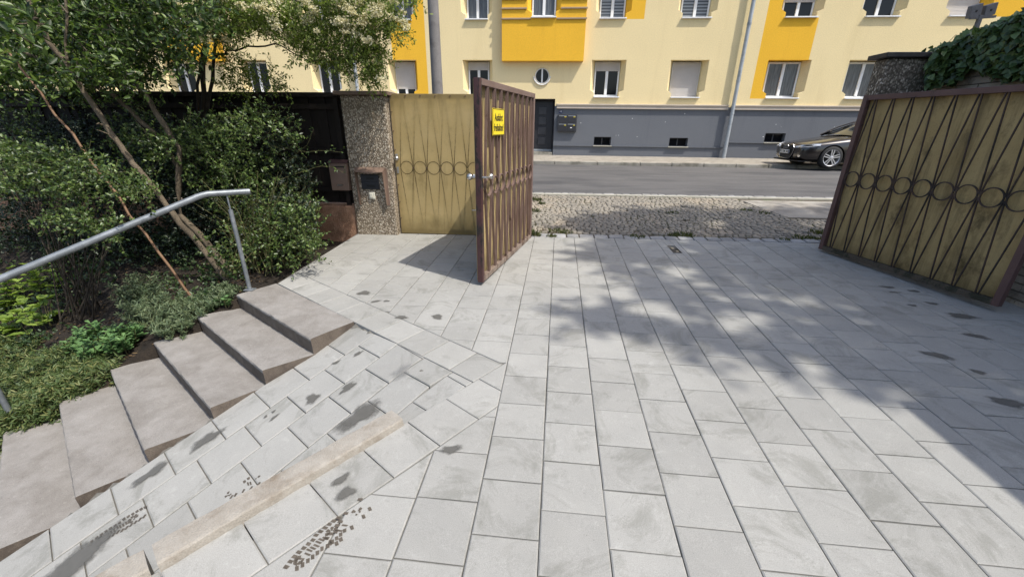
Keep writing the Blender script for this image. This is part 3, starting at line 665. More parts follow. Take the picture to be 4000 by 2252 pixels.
# slab pavement on the right: boundary line on the cobble field
B0, B1 = atZ(2660+770/3.788, 680+365/3.788, .27), atZ(2660+1800/3.788, 680+720/3.788, .20)
bdx, bdy = B1[0]-B0[0], B1[1]-B0[1]
def inslab(x, y): return (x-B0[0])*bdy-(y-B0[1])*bdx < 0 and y > 7.55
def polyslab(pl): return pl
sp = clip(clip([(0, 7.6), (12, 7.6), (12, YS-.30), (0, YS-.30)], bdy, -bdx, bdy*B0[0]-bdx*B0[1]), -1, 0, 0)
MB().prism(sp, lambda x, y: cobz(x, y)-.1, lambda x, y: cobz(x, y)-.002).build('concrete_pavement', 'slab', kind='structure')
cob = struct('cobbled_pavement')
def cobble(poly, h, seed):
    """rounded stone: base ring, shoulder ring and a slightly domed face"""
    rr = random.Random(seed); mb = MB(); c = np.mean(poly, 0); n = len(poly); sh = [c+(np.array(p)-c)*.95 for p in poly]; tp = [c+(np.array(p)-c)*.80 for p in poly]
    z = lambda p: cobz(p[0], p[1])
    tx, ty = rr.gauss(0, .025), rr.gauss(0, .025)
    t = lambda p: (p[0]-c[0])*tx+(p[1]-c[1])*ty
    vs = [(p[0], p[1], z(p)-.03) for p in poly]+[(p[0], p[1], z(p)+h-.006+t(p)) for p in sh]+[(p[0], p[1], z(p)+h+t(p)) for p in tp]
    fs = [(i, (i+1) % n, n+(i+1) % n, n+i) for i in range(n)]+[(n+i, n+(i+1) % n, 2*n+(i+1) % n, 2*n+i) for i in range(n)]+[tuple(range(2*n, 3*n))]
    return vs, fs, c
stones = []
y = 6.30; rowi = 0
while y < YS-.17:
    rh = rng.uniform(.072, .098); x = -9.+rng.uniform(0, .1)
    while x < 9.:
        wd = rng.uniform(.075, .125)
        wob = lambda X: .035*math.sin(X*2.1+1)+.02*math.sin(X*5.3)
        q = [(x+.006, y+.005), (x+wd-.006, y+.005), (x+wd-.006, y+rh-.005), (x+.006, y+rh-.005)]
        q = [(a+rng.uniform(-.009, .009), b+wob(a)+rng.uniform(-.008, .008)) for a, b in q]
        cx, cy = x+wd/2, y+rh/2
        q8 = []
        for k in range(4):
            a, b = np.array(q[k]), np.array(q[(k+1) % 4]); q8 += [tuple(a+(b-a)*.18), tuple(a+(b-a)*.82)]
        if not inslab(cx, cy) and rng.random() > .012 and cy+wob(cx) < YS-.16 and cy+wob(cx) > 6.32: stones.append((q8, rng.gauss(0, .0035)))
        x += wd
    y += rh; rowi += 1
def vis(q):
    c = np.mean(q, 0)
    if not (-.2 < c[0] < 4.4 and inframe((c[0], c[1], cobz(*c)), 20)): return 0
    p = proj((c[0], c[1], cobz(*c)))
    if p[0] < 2075 or p[0] > 3290: return 0
    return abs(area(q))/p[2]**3
ordr = sorted(range(len(stones)), key=lambda i: -vis(stones[i][0])); bulk = MB()
for r_, i in enumerate(ordr):
    q, h = stones[i]
    if r_ < 300 and vis(q) > 0:
        vs, fs, c = cobble(q, h, i); mb = MB(); mb.add([(v[0]-c[0], v[1]-c[1], v[2]) for v in vs], fs); o = mb.build('cobble', 'cobble', cob, smooth=45); o.location = (c[0], c[1], 0)
    else: vs, fs, c = cobble(q, h, i); bulk.add(vs, fs)
bulk.build('distant_cobbles', 'cobble', cob, smooth=45, kind='stuff')
# edging setts at the gateway and at the road
sett_row = struct('gateway_setts'); x = -9.
while x < 9:
    wd = rng.uniform(.17, .235); q = [(x+.006, YG+.012), (x+wd-.006, YG+.012), (x+wd-.006, YG+.012+rng.uniform(.15, .19)), (x+.006, YG+.012+rng.uniform(.15, .19))]
    q8 = []
    for k in range(4):
        a, b = np.array(q[k]), np.array(q[(k+1) % 4]); q8 += [tuple(a+(b-a)*.08), tuple(a+(b-a)*.92)]
    if -.9 < x < 5.2 or rng.random() < 0:
        vs, fs, c = cobble(q8, rng.uniform(.0, .01), int(x*100)); mb = MB(); mb.add([(v[0]-c[0], v[1]-c[1], v[2]) for v in vs], fs); o = mb.build('sett', 'sett', sett_row, smooth=40); o.location = (c[0], c[1], 0)
    x += wd
gut = struct('road_edge_setts'); x = -2.4
while x < 6.6:
    wd = rng.uniform(.15, .27); q = [(x+.006, YS-.02+rng.uniform(-.01, .0)), (x+wd-.006, YS-.02), (x+wd-.006, YS+.15+rng.uniform(-.015, .015)), (x+.006, YS+.15)]
    q8 = []
    for k in range(4):
        a, b = np.array(q[k]), np.array(q[(k+1) % 4]); q8 += [tuple(a+(b-a)*.1), tuple(a+(b-a)*.9)]
    vs, fs, c = cobble(q8, rng.uniform(.002, .014), int(x*100)+7); mb = MB(); mb.add([(v[0]-c[0], v[1]-c[1], v[2]) for v in vs], fs); o = mb.build('sett', 'sett', gut, smooth=40); o.location = (c[0], c[1], 0)
    x += wd
lk = struct('lowered_kerb'); x = -3.2
while x < 8:
    L_ = rng.choice((.9, 1.0, 1.1)); MB().prism([(x+.004, YS-.105), (x+L_-.004, YS-.105), (x+L_-.004, YS-.03), (x+.004, YS-.03)], .0, lambda a, b: cobz(a, b)+.016).build('kerb_stone', 'white_kerb', lk, bevel=.008); x += L_
# far kerb and pavement
YK, ZK = 14.72, .468
fk = struct('far_kerb')
x = -30.; 
while x < 36:
    L_ = rng.choice((.9, 1.2, 1.05, 1.45)); dz = rng.uniform(-.006, .006)
    MB().box(x+.008, x+L_-.008, YK, YK+.16, .2, ZK+.105+dz).build('kerb_stone', 'far_kerb', fk, bevel=.018) if -13 < x < 14 else None
    if not -13 < x < 14: MB().box(x, x+L_, YK, YK+.16, .2, ZK+.105).build('kerb_stone', 'far_kerb', fk)
    x += L_
DW = 17.5
def farz(x, y): return ZK+.10+(y-YK-.16)/(DW-YK-.16)*(.028)
sheet_grid('far_pavement_bed', list(np.arange(-40, 40.1, 1)), [YK+.1, 16, DW+.3], lambda x, y: farz(x, y)-.012, 'far_pave')
fp = struct('far_pavement')
yy = YK+.17; rj = 0; slabs_far = []
while yy < DW-.02:
    dp = .30 if yy+.30 < DW else DW-yy-.01; x = -.9+(rj % 2)*.15
    while x < 10.5:
        slabs_far.append((x, yy, dp)); x += .30
    yy += .30; rj += 1
slabs_far.sort(key=lambda t: (t[1], abs(t[0]-4))); bulk = MB(); cnt = 0
for (x, yy, dp) in slabs_far:
    q = [(x, yy), (x+.30, yy), (x+.30, yy+dp), (x, yy+dp)]; mb = MB() if cnt < 290 else bulk
    slab(mb, q, lambda a, b: farz(a, b), gap=.004, bev=.004, drop=.003, thick=.03)
    if mb is not bulk and mb.v:
        c = (x+.15, yy+.15); mb.v = [(v[0]-c[0], v[1]-c[1], v[2]) for v in mb.v]; o = mb.build('paving_stone', 'far_pave', fp); o.location = (c[0], c[1], rng.uniform(-.002, .002)); cnt += 1
bulk.build('distant_paving_stones', 'far_pave', fp, kind='stuff')

# ------------------------------------------------------------------ apartment building
bld = thing('apartment_building', 'long cream and yellow rendered apartment block with grey plinth across the street', 'building')
bld.location = (0, 0, 0)
TOPZ, BASEZ = 8.6, .45
SILL_L, TOP_L, SILL_U, TOP_U = 2.72, 4.00, 5.29, 6.58
# (centre x, half width of the window frame, look)
low = [(-17.6, .47, 'dark'), (-14.9, .47, 'dark'), (-11.72, .42, 'dark'), (-8.75, .42, 'dark'), (-5.63, .40, 'shut85'), (-2.69, .41, 'shut35'), (2.27, .47, 'shut30'), (5.21, .52, 'closed'), (8.74, .58, 'curtain'), (11.55, .58, 'curtain'), (14.4, .58, 'shut30'), (17.3, .58, 'dark'), (20.2, .58, 'dark')]
upp = [(-17.6, .47, 'dark'), (-14.9, .47, 'dark'), (-11.72, .42, 'dark'), (-8.75, .42, 'dark'), (-5.55, .40, 'curtain'), (-2.69, .41, 'curtain'), (2.27, .46, 'blind'), (5.21, .50, 'blind'), (8.76, .53, 'shut50'), (11.45, .55, 'dark'), (14.15, .55, 'closed'), (17.3, .58, 'dark'), (20.2, .58, 'dark')]
FL = .17                                         # splay of the reveals
doors = [(-.53, .33)]
bays = [(-1.73, 1.30, .24), (-14.9, -12.8, .24)]
bands = [(-5.99, -4.66, SILL_L, TOPZ), (7.60, 9.38, SILL_L, TOPZ), (2.68, 3.38, SILL_U, TOPZ), (14.38, 16.0, SILL_U, TOPZ)]
holes = [(cx-hw-FL, cx+hw+FL, SILL_L, TOP_L) for cx, hw, k in low]+[(cx-hw-FL, cx+hw+FL, SILL_U, TOP_U) for cx, hw, k in upp]+[(-.60, .33, BASEZ, 2.67)]
cellars = [(1.94, 2.61, .99, 1.31), (4.88, 5.59, .99, 1.31), (8.46, 9.21, 1.19, 1.52), (11.6, 12.3, 1.19, 1.52)]
for px in (-3.1, -6.1, -9.0): cellars.append((px, px+.68, .99, 1.31))
holes += cellars
holes.append((-.51, .09, 3.17, 3.77))            # round window's square cut-out
XL, XR = -40, 40
xs = sorted(set([XL, XR]+[v for h in holes for v in h[:2]]+[v for b_ in bands for v in b_[:2]])); zs = sorted(set([BASEZ, TOPZ, 2.42, .98, 1.18]+[v for h in holes for v in h[2:]]+[v for b_ in bands for v in b_[2:]]))
mw = MB()
for i in range(len(xs)-1):
    for j in range(len(zs)-1):
        cx, cz = (xs[i]+xs[i+1])/2, (zs[j]+zs[j+1])/2
        if any(h[0] < cx < h[1] and h[2] < cz < h[3] for h in holes): continue
        mi = 0
        if cz < 2.42: mi = 2
        elif any(b_[0] < cx < b_[1] and b_[2] < cz < b_[3] for b_ in bands): mi = 1
        mw.add([(xs[i], DW, zs[j]), (xs[i+1], DW, zs[j]), (xs[i+1], DW, zs[j+1]), (xs[i], DW, zs[j+1])], [(0, 1, 2, 3)], mi)
mw.add([(XL, DW+12, BASEZ), (XL, DW+12, TOPZ), (XR, DW+12, TOPZ), (XR, DW+12, BASEZ)], [(0, 1, 2, 3)])
mw.add([(XL, DW, BASEZ), (XL, DW, TOPZ), (XL, DW+12, TOPZ), (XL, DW+12, BASEZ)], [(0, 1, 2, 3)]).add([(XR, DW, BASEZ), (XR, DW, TOPZ), (XR, DW+12, TOPZ), (XR, DW+12, BASEZ)], [(3, 2, 1, 0)])
# drip ledge above the grey skirting, interrupted by the cellar windows

mw.build('wall', ['cream', 'yellow', 'plinth'], bld)
cuts = sorted([(-.66, .335)]+[(c[0]-.035, c[1]+.035) for c in cellars]+[(6.95, 7.05)]); xa = XL
for (ca_, cb_) in cuts+[(XR, XR)]:
    zl = .955 if xa < 6.9 else 1.155
    if ca_-xa > .05: MB().box(xa, ca_, DW-.05, DW-.001, zl, zl+.03).build('ledge', 'plinth', bld)
    xa = cb_
rf = MB().add([(XL, DW-.4, TOPZ), (XR, DW-.4, TOPZ), (XR, DW+6, TOPZ+4), (XL, DW+6, TOPZ+4), (XR, DW+12.4, TOPZ), (XL, DW+12.4, TOPZ)], [(0, 1, 2, 3), (3, 2, 4, 5), (0, 3, 5), (1, 4, 2), (0, 5, 4, 1)]).build('roof', 'brick', bld)
DEP = .40
def window(cx, hw, z0, z1, look, band, yf=DW, dep=DEP, fl=FL, patch_=None):
    """splayed reveal, white two-light frame, panes, sill, roller shutter"""
    rv = MB(); yb = yf+dep; x0, x1 = cx-hw, cx+hw; X0, X1 = x0-fl, x1+fl
    mi_l = 1 if band else 0; mi_r = mi_l
    if patch_: mi_l, mi_r = patch_
    zc = z0+.27; zd = z0+.17
    wn = MB(); fz0, fz1 = z0+.045, z1-.03; t = .055
    yF0, yF1 = yb-.07, yb
    wn.box(x0, x0+t, yF0, yF1, fz0, fz1).box(x1-t, x1, yF0, yF1, fz0, fz1).box(x0+t, x1-t, yF0, yF1, fz0, fz0+t+.02).box(x0+t, x1-t, yF0, yF1, fz1-t, fz1).box(cx-.05, cx+.05, yF0-.012, yF1, fz0+t+.02, fz1-t)
    win = wn.build('window', 'white', bld, bevel=.006)
    # reveals: splayed cheeks, head, and the narrow bottom cheeks
    for sx, Xo, xi, mi in ((-1, X0, x0, mi_l), (1, X1, x1, mi_r)):
        rv.add([(Xo, yf, zc), (Xo, yf, z1), (xi, yb, z1), (xi, yb, zc)], [(0, 1, 2, 3)], mi)
        rv.add([(Xo, yf, z0), (xi, yf, z0), (xi, yf, zd), (Xo, yf, zc)], [(0, 1, 2, 3)], mi)
        rv.add([(xi, yf, zd), (Xo, yf, zc), (xi, yb, zc), (xi, yb, zd)], [(0, 1, 2, 3)], mi)
        rv.add([(xi, yf, z0), (xi, yf, zd), (xi, yb, zd), (xi, yb, z0)], [(0, 1, 2, 3)], mi)
    rv.add([(X0, yf, z1), (X1, yf, z1), (x1, yb, z1), (x0, yb, z1)], [(0, 1, 2, 3)], mi_l)
    rv.build('reveal', ['cream', 'yellow'], win)
    MB().box(x0-.02, x1+.02, yf-.09, yb-.07, z0-.0, z0+.04).build('sill', 'sill', win, bevel=.008)
    gm = {'curtain': 'curtain', 'blind': 'blind'}.get(look, 'glass')
    for a, c_ in ((x0+t, cx-.05), (cx+.05, x1-t)):
        MB().box(a, c_, yb-.035, yb-.025, fz0+t+.02, fz1-t).build('pane', gm, win)
    sh = {'shut85': .80, 'shut35': .24, 'shut30': .26, 'closed': 1.0, 'shut50': .60}.get(look, 0)
    if sh:
        zb = fz1-(fz1-fz0)*sh+.001; mb = MB(); k = zb
        while k < fz1-.01: mb.add([(x0+.03, yF0-.020, k), (x1-.03, yF0-.020, k), (x1-.03, yF0-.028, k+.02), (x0+.03, yF0-.028, k+.02), (x1-.03, yF0-.020, k+.04), (x0+.03, yF0-.020, k+.04)], [(0, 1, 2, 3), (3, 2, 4, 5)]); k += .04
        mb.build('roller_shutter', 'shutter', win)
    return win
for cx, hw, k in low:
    inb = any(b_[0] < cx < b_[1] and b_[2] <= 3 for b_ in bands)
    pt = None
    if abs(cx+5.63) < .1: pt = (0, 1)
    if abs(cx-8.74) < .1: pt = (1, 0)
    window(cx, hw, SILL_L, TOP_L, k, False, patch_=pt)
for cx, hw, k in upp:
    pt = None
    if abs(cx+5.55) < .1: pt = (0, 1)
    if abs(cx-2.27) < .1 or abs(cx-14.15) < .1: pt = (0, 1)
    if abs(cx-8.76) < .1: pt = (1, 0)
    window(cx, hw, SILL_U, TOP_U, k, False, patch_=pt)
# cellar windows
for (x0, x1, z0, z1) in cellars:
    mb = MB().box(x0, x0+.03, DW+.16, DW+.2, z0, z1).box(x1-.03, x1, DW+.16, DW+.2, z0, z1).box(x0+.03, x1-.03, DW+.16, DW+.2, z1-.03, z1).box(x0+.03, x1-.03, DW+.16, DW+.2, z0, z0+.03).box((x0+x1)/2-.02, (x0+x1)/2+.02, DW+.165, DW+.2, z0+.03, z1-.03)
    cw = mb.build('cellar_window', 'anthracite', bld)
    MB().box(x0+.03, x1-.03, DW+.18, DW+.19, z0+.03, z1-.03).build('pane', 'glass', cw)
    MB().add([(x0, DW, z0), (x0, DW, z1), (x0, DW+.2, z1), (x0, DW+.2, z0), (x1, DW, z0), (x1, DW, z1), (x1, DW+.2, z1), (x1, DW+.2, z0)], [(0, 1, 2, 3), (4, 5, 6, 7), (1, 5, 6, 2), (0, 4, 7, 3)]).build('reveal', 'plinth', cw)
    MB().box(x0-.03, x1+.03, DW-.09, DW+.15, z0-.035, z0-.004).build('sill', 'white_kerb', cw, bevel=.006)
# bays with moulded bands beside their window
for bi, (bx0, bx1, bd) in enumerate(bays):
    yb = DW-bd; bz0 = 3.94; cxw = (bx0+bx1)/2 if bi else -.22; hw = .43
    mb = MB(); z0, z1 = SILL_U, TOP_U; X0, X1 = cxw-hw-.16, cxw+hw+.16
    # front in cells around the opening
    for (a, b_, c, d) in ((bx0, bx1, bz0, z0), (bx0, X0, z0, TOPZ), (X1, bx1, z0, TOPZ), (X0, X1, z1, TOPZ)): mb.add([(a, yb, c), (b_, yb, c), (b_, yb, d), (a, yb, d)], [(0, 1, 2, 3)])
    mb.add([(bx0, yb, bz0), (bx0, yb, TOPZ), (bx0, DW, TOPZ), (bx0, DW, bz0)], [(0, 1, 2, 3)]).add([(bx1, yb, bz0), (bx1, yb, TOPZ), (bx1, DW, TOPZ), (bx1, DW, bz0)], [(3, 2, 1, 0)]).add([(bx0, yb, bz0), (bx1, yb, bz0), (bx1, DW, bz0), (bx0, DW, bz0)], [(3, 2, 1, 0)])
    bay = mb.build('bay', 'yellow', bld)
    window(cxw, hw, z0, z1, 'curtain', True, yf=yb, dep=.22, fl=.16)
    for zz in (5.245, 5.56, 5.84, 6.12):
        for (a, b_) in ((bx0-.03, X0-.02), (X1+.02, bx1+.03)):
            if zz < 5.3: a2, b2 = (a, cxw-hw-.04) if a < cxw-hw else (cxw+hw+.04, b_)
            else: a2, b2 = a, b_
            MB().box(a2, b2, yb-.045, yb-.001, zz, zz+.055).build('moulded_band', 'band', bay, bevel=.008)
# round window
mb = MB(); cxr, czr, rr_ = -.21, 3.47, .30; n = 32; sq = []
for i in range(n):
    a = 2*math.pi*i/n; c, s = math.cos(a), math.sin(a); k = .30/max(abs(c), abs(s)); sq.append((cxr+c*k, DW, czr+s*k))
cir = [(cxr+rr_*.93*math.cos(2*math.pi*i/n), DW, czr+rr_*.93*math.sin(2*math.pi*i/n)) for i in range(n)]; cib = [(x, DW+.14, z) for x, _, z in cir]
mb.add(sq+cir+cib, [(i, (i+1) % n, n+(i+1) % n, n+i) for i in range(n)]+[(n+i, n+(i+1) % n, 2*n+(i+1) % n, 2*n+i) for i in range(n)])
rwo = MB().ring((cxr, DW+.10, czr), (1, 0, 0), (0, 0, 1), (0, 1, 0), .285, .06, .045, 32).box(cxr-.028, cxr+.028, DW+.075, DW+.12, czr-.245, czr+.245).build('round_window', 'white', bld, smooth=40)
mb.build('reveal', 'cream', rwo)
MB().lathe([(0, .001), (0, .25)], (cxr, DW+.115, czr), (0, 1, 0), 28).build('pane', 'glass', rwo)
mb = MB(); arc = [(cxr+.315*math.cos(a), DW-.03, czr+.315*math.sin(a)) for a in np.linspace(math.pi*1.03, math.pi*1.97, 22)]
mb.tube(arc, .022, 8).build('sill', 'sill', rwo, smooth=60)
# entrance
mb = MB(); x0, x1 = -.60, .33
mb.add([(x1, DW, BASEZ), (x1, DW, 2.67), (x1-.06, DW+.45, 2.62), (x1-.06, DW+.45, BASEZ)], [(0, 1, 2, 3)]).add([(x0, DW, BASEZ), (x0, DW, 2.67), (x0+.06, DW+.45, 2.62), (x0+.06, DW+.45, BASEZ)], [(3, 2, 1, 0)]).add([(x0, DW, 2.67), (x1, DW, 2.67), (x1-.06, DW+.45, 2.62), (x0+.06, DW+.45, 2.62)], [(0, 1, 2, 3)])
dr = MB().box(x0+.06, x1-.06, DW+.38, DW+.45, .72, 2.60).build('entrance_door', 'darkdoor', bld, bevel=.006)
mb.build('reveal', 'anthracite', dr)
for zz in (.98, 1.36, 1.74, 2.12): MB().box(-.30, .02, DW+.355, DW+.381, zz, zz+.28).build('door_panel', 'anthracite', dr, bevel=.01)
MB().box(x0+.06, x1-.06, DW+.35, DW+.382, .722, .80).build('kick_plate', 'zinc', dr)
MB().box(x0+.05, x1-.02, DW+.02, DW+.46, .46, .70).build('door_step', 'far_kerb', dr, bevel=.01)
# cornice above plinth
mb = MB(); prof = [(0, 2.50), (-.10, 2.49), (-.10, 2.455), (-.06, 2.44), (-.06, 2.375), (-.075, 2.365), (-.075, 2.335), (0, 2.325)]
def cornice(xa, xb):
    k = len(prof); mb_ = MB(); vs = [(xa, DW-.001+d, z) for d, z in prof]+[(xb, DW-.001+d, z) for d, z in prof]
    mb_.add(vs, [(i, (i+1) % k, k+(i+1) % k, k+i) for i in range(k)]+[tuple(range(k))[::-1], tuple(range(k, 2*k))]); mb_.build('cornice', 'cornice', bld)
cornice(.40, 6.86); cornice(7.0, XR); cornice(XL, -.67)
# letter boxes, house number
mx0, mx1, mz0, mz1 = .46, 1.21, 1.49, 2.12
mbx = MB().box(mx0, mx1, DW-.12, DW-.004, mz0, mz1).build('letter_box_unit', 'anthracite', bld, bevel=.008)
for a in (0, 1):
    for b_ in (0, 1):
        fx0, fz0 = mx0+.03+a*.35, mz0+.02+b_*.30
        fo = MB().box(fx0, fx0+.335, DW-.128, DW-.121, fz0, fz0+.285).build('letter_box_door', 'darkdoor', mbx, bevel=.004)
        MB().box(fx0+.02, fx0+.31, DW-.135, DW-.1285, fz0+.24, fz0+.258).build('flap', 'zinc', fo)
        MB().box(fx0+.23, fx0+.30, DW-.136, DW-.1285, fz0+.205, fz0+.225).build('name_plate', 'sign_yellow', fo)
MB().box(mx0+.50, mx0+.57, DW-.136, DW-.1285, mz0+.13, mz0+.16).build('sticker', 'white_paint', mbx)
num = MB().box(.50, .63, DW-.012, DW-.003, 2.155, 2.275).build('house_number', 'blue_enamel', bld, bevel=.004)
def text(name, s, size, mat, parent, mw_, extrude=.001, xscale=1.):
    cu = bpy.data.curves.new(name, 'FONT'); cu.body = s; cu.size = size; cu.align_x = 'CENTER'; cu.align_y = 'CENTER'; cu.extrude = extrude; cu.offset = size*.012
    tmp = bpy.data.objects.new('tmp', cu); COL.objects.link(tmp); bpy.context.view_layer.update()
    me = bpy.data.meshes.new_from_object(tmp.evaluated_get(bpy.context.evaluated_depsgraph_get())); bpy.data.objects.remove(tmp)
    me.materials.clear(); me.materials.append(M[mat])
    mw2 = mw_ @ Matrix.Diagonal((xscale, 1, 1, 1)); me.transform(mw2); me.name = name
    return link(name, me, parent)
def frame_mat(o, xax, zax):
    """text plane: local x -> xax, local y -> zax, at o"""
    x, z = Vector(xax).normalized(), Vector(zax).normalized(); nrm = x.cross(z)
    return Matrix(((x.x, z.x, nrm.x, o[0]), (x.y, z.y, nrm.y, o[1]), (x.z, z.z, nrm.z, o[2]), (0, 0, 0, 1)))
text('numerals', '11', .10, 'white_paint', num, frame_mat((.565, DW-.0145, 2.215), (1, 0, 0), (0, 0, 1)))
# downpipes
for (xx, jz) in ((7.0, (2.2, 3.3, 5.1)), (-7.46, (3.4, 5.0))):
    dp = MB().tube([(xx, DW-.16, .52), (xx, DW-.16, TOPZ)], .068, 14).build('downpipe', 'zinc', bld, smooth=60)
    for z_ in jz: MB().tube([(xx, DW-.16, z_-.03), (xx, DW-.16, z_+.03)], .076, 14).build('pipe_clip', 'zinc', dp, smooth=60)
    MB().tube([(xx, DW-.16, .50), (xx, DW-.16, 1.15)], .075, 14).build('pipe_shoe', 'zinc', dp, smooth=60)
# paint flecks on the plinth
mb = MB()
for (x, y) in ((1650, 415), (1725, 700), (1435, 680), (840, 485), (2170, 470), (1395, 680), (2475, 340)):
    P = atY(2060+x/4.025, 360+y/4.025, DW-.002); r_ = rng.uniform(.008, .018); mb.add([(P[0]+r_*math.cos(a), DW-.002, P[2]+r_*math.sin(a)*.8) for a in np.linspace(0, 6.28, 7)[:-1]], [tuple(range(6))])
for (x, y) in ((465, 150), (1770, 200), (180, 425), (580, 200), (1745, 262)):
    P = atY(2950+x/5.724, 460+y/5.724, DW-.002); r_ = rng.uniform(.008, .022); mb.add([(P[0]+r_*math.cos(a), DW-.002, P[2]+r_*math.sin(a)*.8) for a in np.linspace(0, 6.28, 7)[:-1]], [tuple(range(6))])
mb.build('paint_flecks', 'white_paint', bld)

# concrete lamp post on the near pavement
PX, PY = -2.185, 8.9
lp = thing('lamp_post', 'tall round grey concrete lamp post behind the fence and yellow gate', 'lamp post')
MB().tube([(PX, PY, .2), (PX, PY, 3), (PX, PY, 9)], [.118, .105, .075], 20).build('post', 'pole', lp, smooth=60)
MB().tube([(PX, PY, 9), (PX, PY+.3, 9.3), (PX, PY+1.2, 9.45)], .035, 10).build('arm', 'zinc', lp, smooth=60)
MB().lathe([(-.35, .02), (-.3, .09), (.2, .11), (.35, .02)], (PX, PY+1.4, 9.43), (0, 1, 0), 14).build('lantern', 'zinc', lp, smooth=60)

# ------------------------------------------------------------------ parked car
def make_car():
    car = thing('parked_car', 'dark brown saloon car parked by the far kerb, half hidden by the right gate', 'car')
    L, HW = 4.70, .90
    # stations: x from the nose, bottom z, sill half width, shoulder z, half width, bonnet/deck z
    st = [(0.00, .34, .60, .56, .60, .60), (.04, .25, .70, .62, .72, .66), (.16, .20, .80, .655, .82, .705), (.42, .18, .85, .70, .875, .765), (.85, .20, .875, .76, .895, .835), (1.30, .22, .885, .815, .90, .905), (1.55, .22, .89, .85, .90, .945), (2.2, .21, .89, .895, .90, .97), (3.0, .21, .89, .92, .90, .985), (3.6, .22, .885, .94, .895, 1.0), (4.1, .24, .87, .95, .875, 1.01), (4.45, .28, .82, .94, .83, .99), (4.62, .34, .74, .90, .76, .95), (4.70, .42, .66, .80, .68, .84)]
    mb = MB(); rings = []
    for (x, zb, wb, zs, ws, zt) in st:
        half = [(0, zb), (wb*.8, zb), (wb, zb+.06), (ws*1.0, zb+.18), (ws, (zb+.18+zs)/2), (ws*.985, zs-.05), (ws*.955, zs), (ws*.85, zt-.012), (ws*.55, zt+.008), (0, zt+.018)]
        full = [(y_, z_) for y_, z_ in half]+[(-y_, z_) for y_, z_ in half[-2:0:-1]]
        rings.append([(x, y_, z_) for y_, z_ in full])
    n = len(rings[0]); vs = [p for r_ in rings for p in r_]; fs = [(i*n+j, i*n+(j+1) % n, (i+1)*n+(j+1) % n, (i+1)*n+j) for i in range(len(rings)-1) for j in range(n)]
    fs += [tuple(range(n))[::-1], tuple((len(rings)-1)*n+j for j in range(n))]
    mb.add(vs, fs); body = mb.build('body', 'car_paint', None, smooth=60)
    sub = body.modifiers.new('Sub', 'SUBSURF'); sub.levels = sub.render_levels = 2
    AX = (.87, 3.68)
    cut = MB()
    for ax in AX:
        for sy in (-1, 1): cut.lathe([(-.30, .001), (-.30, .365), (.30, .365), (.30, .001)], (ax, sy*.95, .325), (0, 1, 0), 32)
    cuto = cut.build('cut', 'car_paint'); bo = body.modifiers.new('Arch', 'BOOLEAN'); bo.object = cuto; bo.operation = 'DIFFERENCE'; bo.solver = 'EXACT'
    bpy.context.view_layer.update(); me = bpy.data.meshes.new_from_object(body.evaluated_get(bpy.context.evaluated_depsgraph_get()))
    bpy.data.objects.remove(body); bpy.data.objects.remove(cuto)
    me.polygons.foreach_set('use_smooth', [True]*len(me.polygons)); me.set_sharp_from_angle(angle=RAD(35)); me.name = 'body'
    body = link('body', me, car)
    # greenhouse
    gh = [(1.42, .955, .78), (2.22, 1.36, .62), (2.6, 1.42, .60), (3.3, 1.40, .60), (3.75, 1.30, .60), (4.30, 1.01, .70)]
    base = [(1.42, .955), (2.22, .975), (2.6, .98), (3.3, .99), (3.75, 1.0), (4.30, 1.005)]
    mb = MB(); vs = []
    for (x, z, hw), (xb, zb) in zip(gh, base):
        wb = .80 if .0 < x else .8
        vs += [(x, -wb, zb), (x, -hw-.02, z-.05), (x, -hw*.8, z), (x, 0, z+.02), (x, hw*.8, z), (x, hw+.02, z-.05), (x, wb, zb)]
    n = 7; mb.add(vs, [(i*n+j, i*n+j+1, (i+1)*n+j+1, (i+1)*n+j) for i in range(len(gh)-1) for j in range(n-1)])
    mb.build('glasshouse', 'car_glass', body, smooth=40)
    # roof skin, pillars, trim
    rfv = []
    for (x, z, hw) in gh[1:5]: rfv += [(x, -hw-.025, z-.045), (x, -hw*.8, z+.006), (x, 0, z+.027), (x, hw*.8, z+.006), (x, hw+.025, z-.045)]
    MB().add(rfv, [(i*5+j, i*5+j+1, (i+1)*5+j+1, (i+1)*5+j) for i in range(3) for j in range(4)]).build('roof', 'car_paint', body, smooth=50)
    for sy in (-1, 1):
        MB().tube([(1.38, sy*.79, .95), (1.85, sy*.72, 1.20), (2.22, sy*.645, 1.345), (2.6, sy*.63, 1.40), (3.3, sy*.63, 1.38), (3.75, sy*.63, 1.28), (4.30, sy*.72, 1.0)], .022, 8).build('window_trim', 'car_paint', body, smooth=60)
        MB().box(2.62, 2.70, sy*.70-.02, sy*.70+.02, .98, 1.39).build('door_pillar', 'black_paint', body)
        MB().lathe([(0, .04), (.02, .075), (.10, .08), (.17, .05), (.18, .01)], (1.72, sy*.86, 1.02), (0, sy, 0), 12).build('mirror', 'car_paint', body, smooth=60)
    # grille (trapezoid frame, slats), plate, emblem
    g = MB(); gx = -.012
    def front(y_): return -.02+.10*(y_/.7)**2
    gpts = [(-.33, .665), (.33, .665), (.40, .58), (.37, .38), (.27, .25), (-.27, .25), (-.37, .38), (-.40, .58)]
    k = len(gpts); g.add([(front(a)-.02, a, z) for a, z in gpts]+[(.25, a, z) for a, z in gpts], [tuple(range(k)), tuple(range(k, 2*k))[::-1]]+[(i, (i+1) % k, k+(i+1) % k, k+i) for i in range(k)])
    gr = g.build('grille', 'black_paint', car)
    MB().tube([(front(a)-.022, a, z) for a, z in gpts+gpts[:1]], .010, 6).build('grille_frame', 'car_chrome', gr, smooth=60)
    for z_ in (.32, .38, .53, .58, .63): MB().bar((front(.3)-.03, -.31, z_), (front(.3)-.03, .31, z_), .006, .006, (0, 0, 1)).build('grille_slat', 'anthracite', gr)
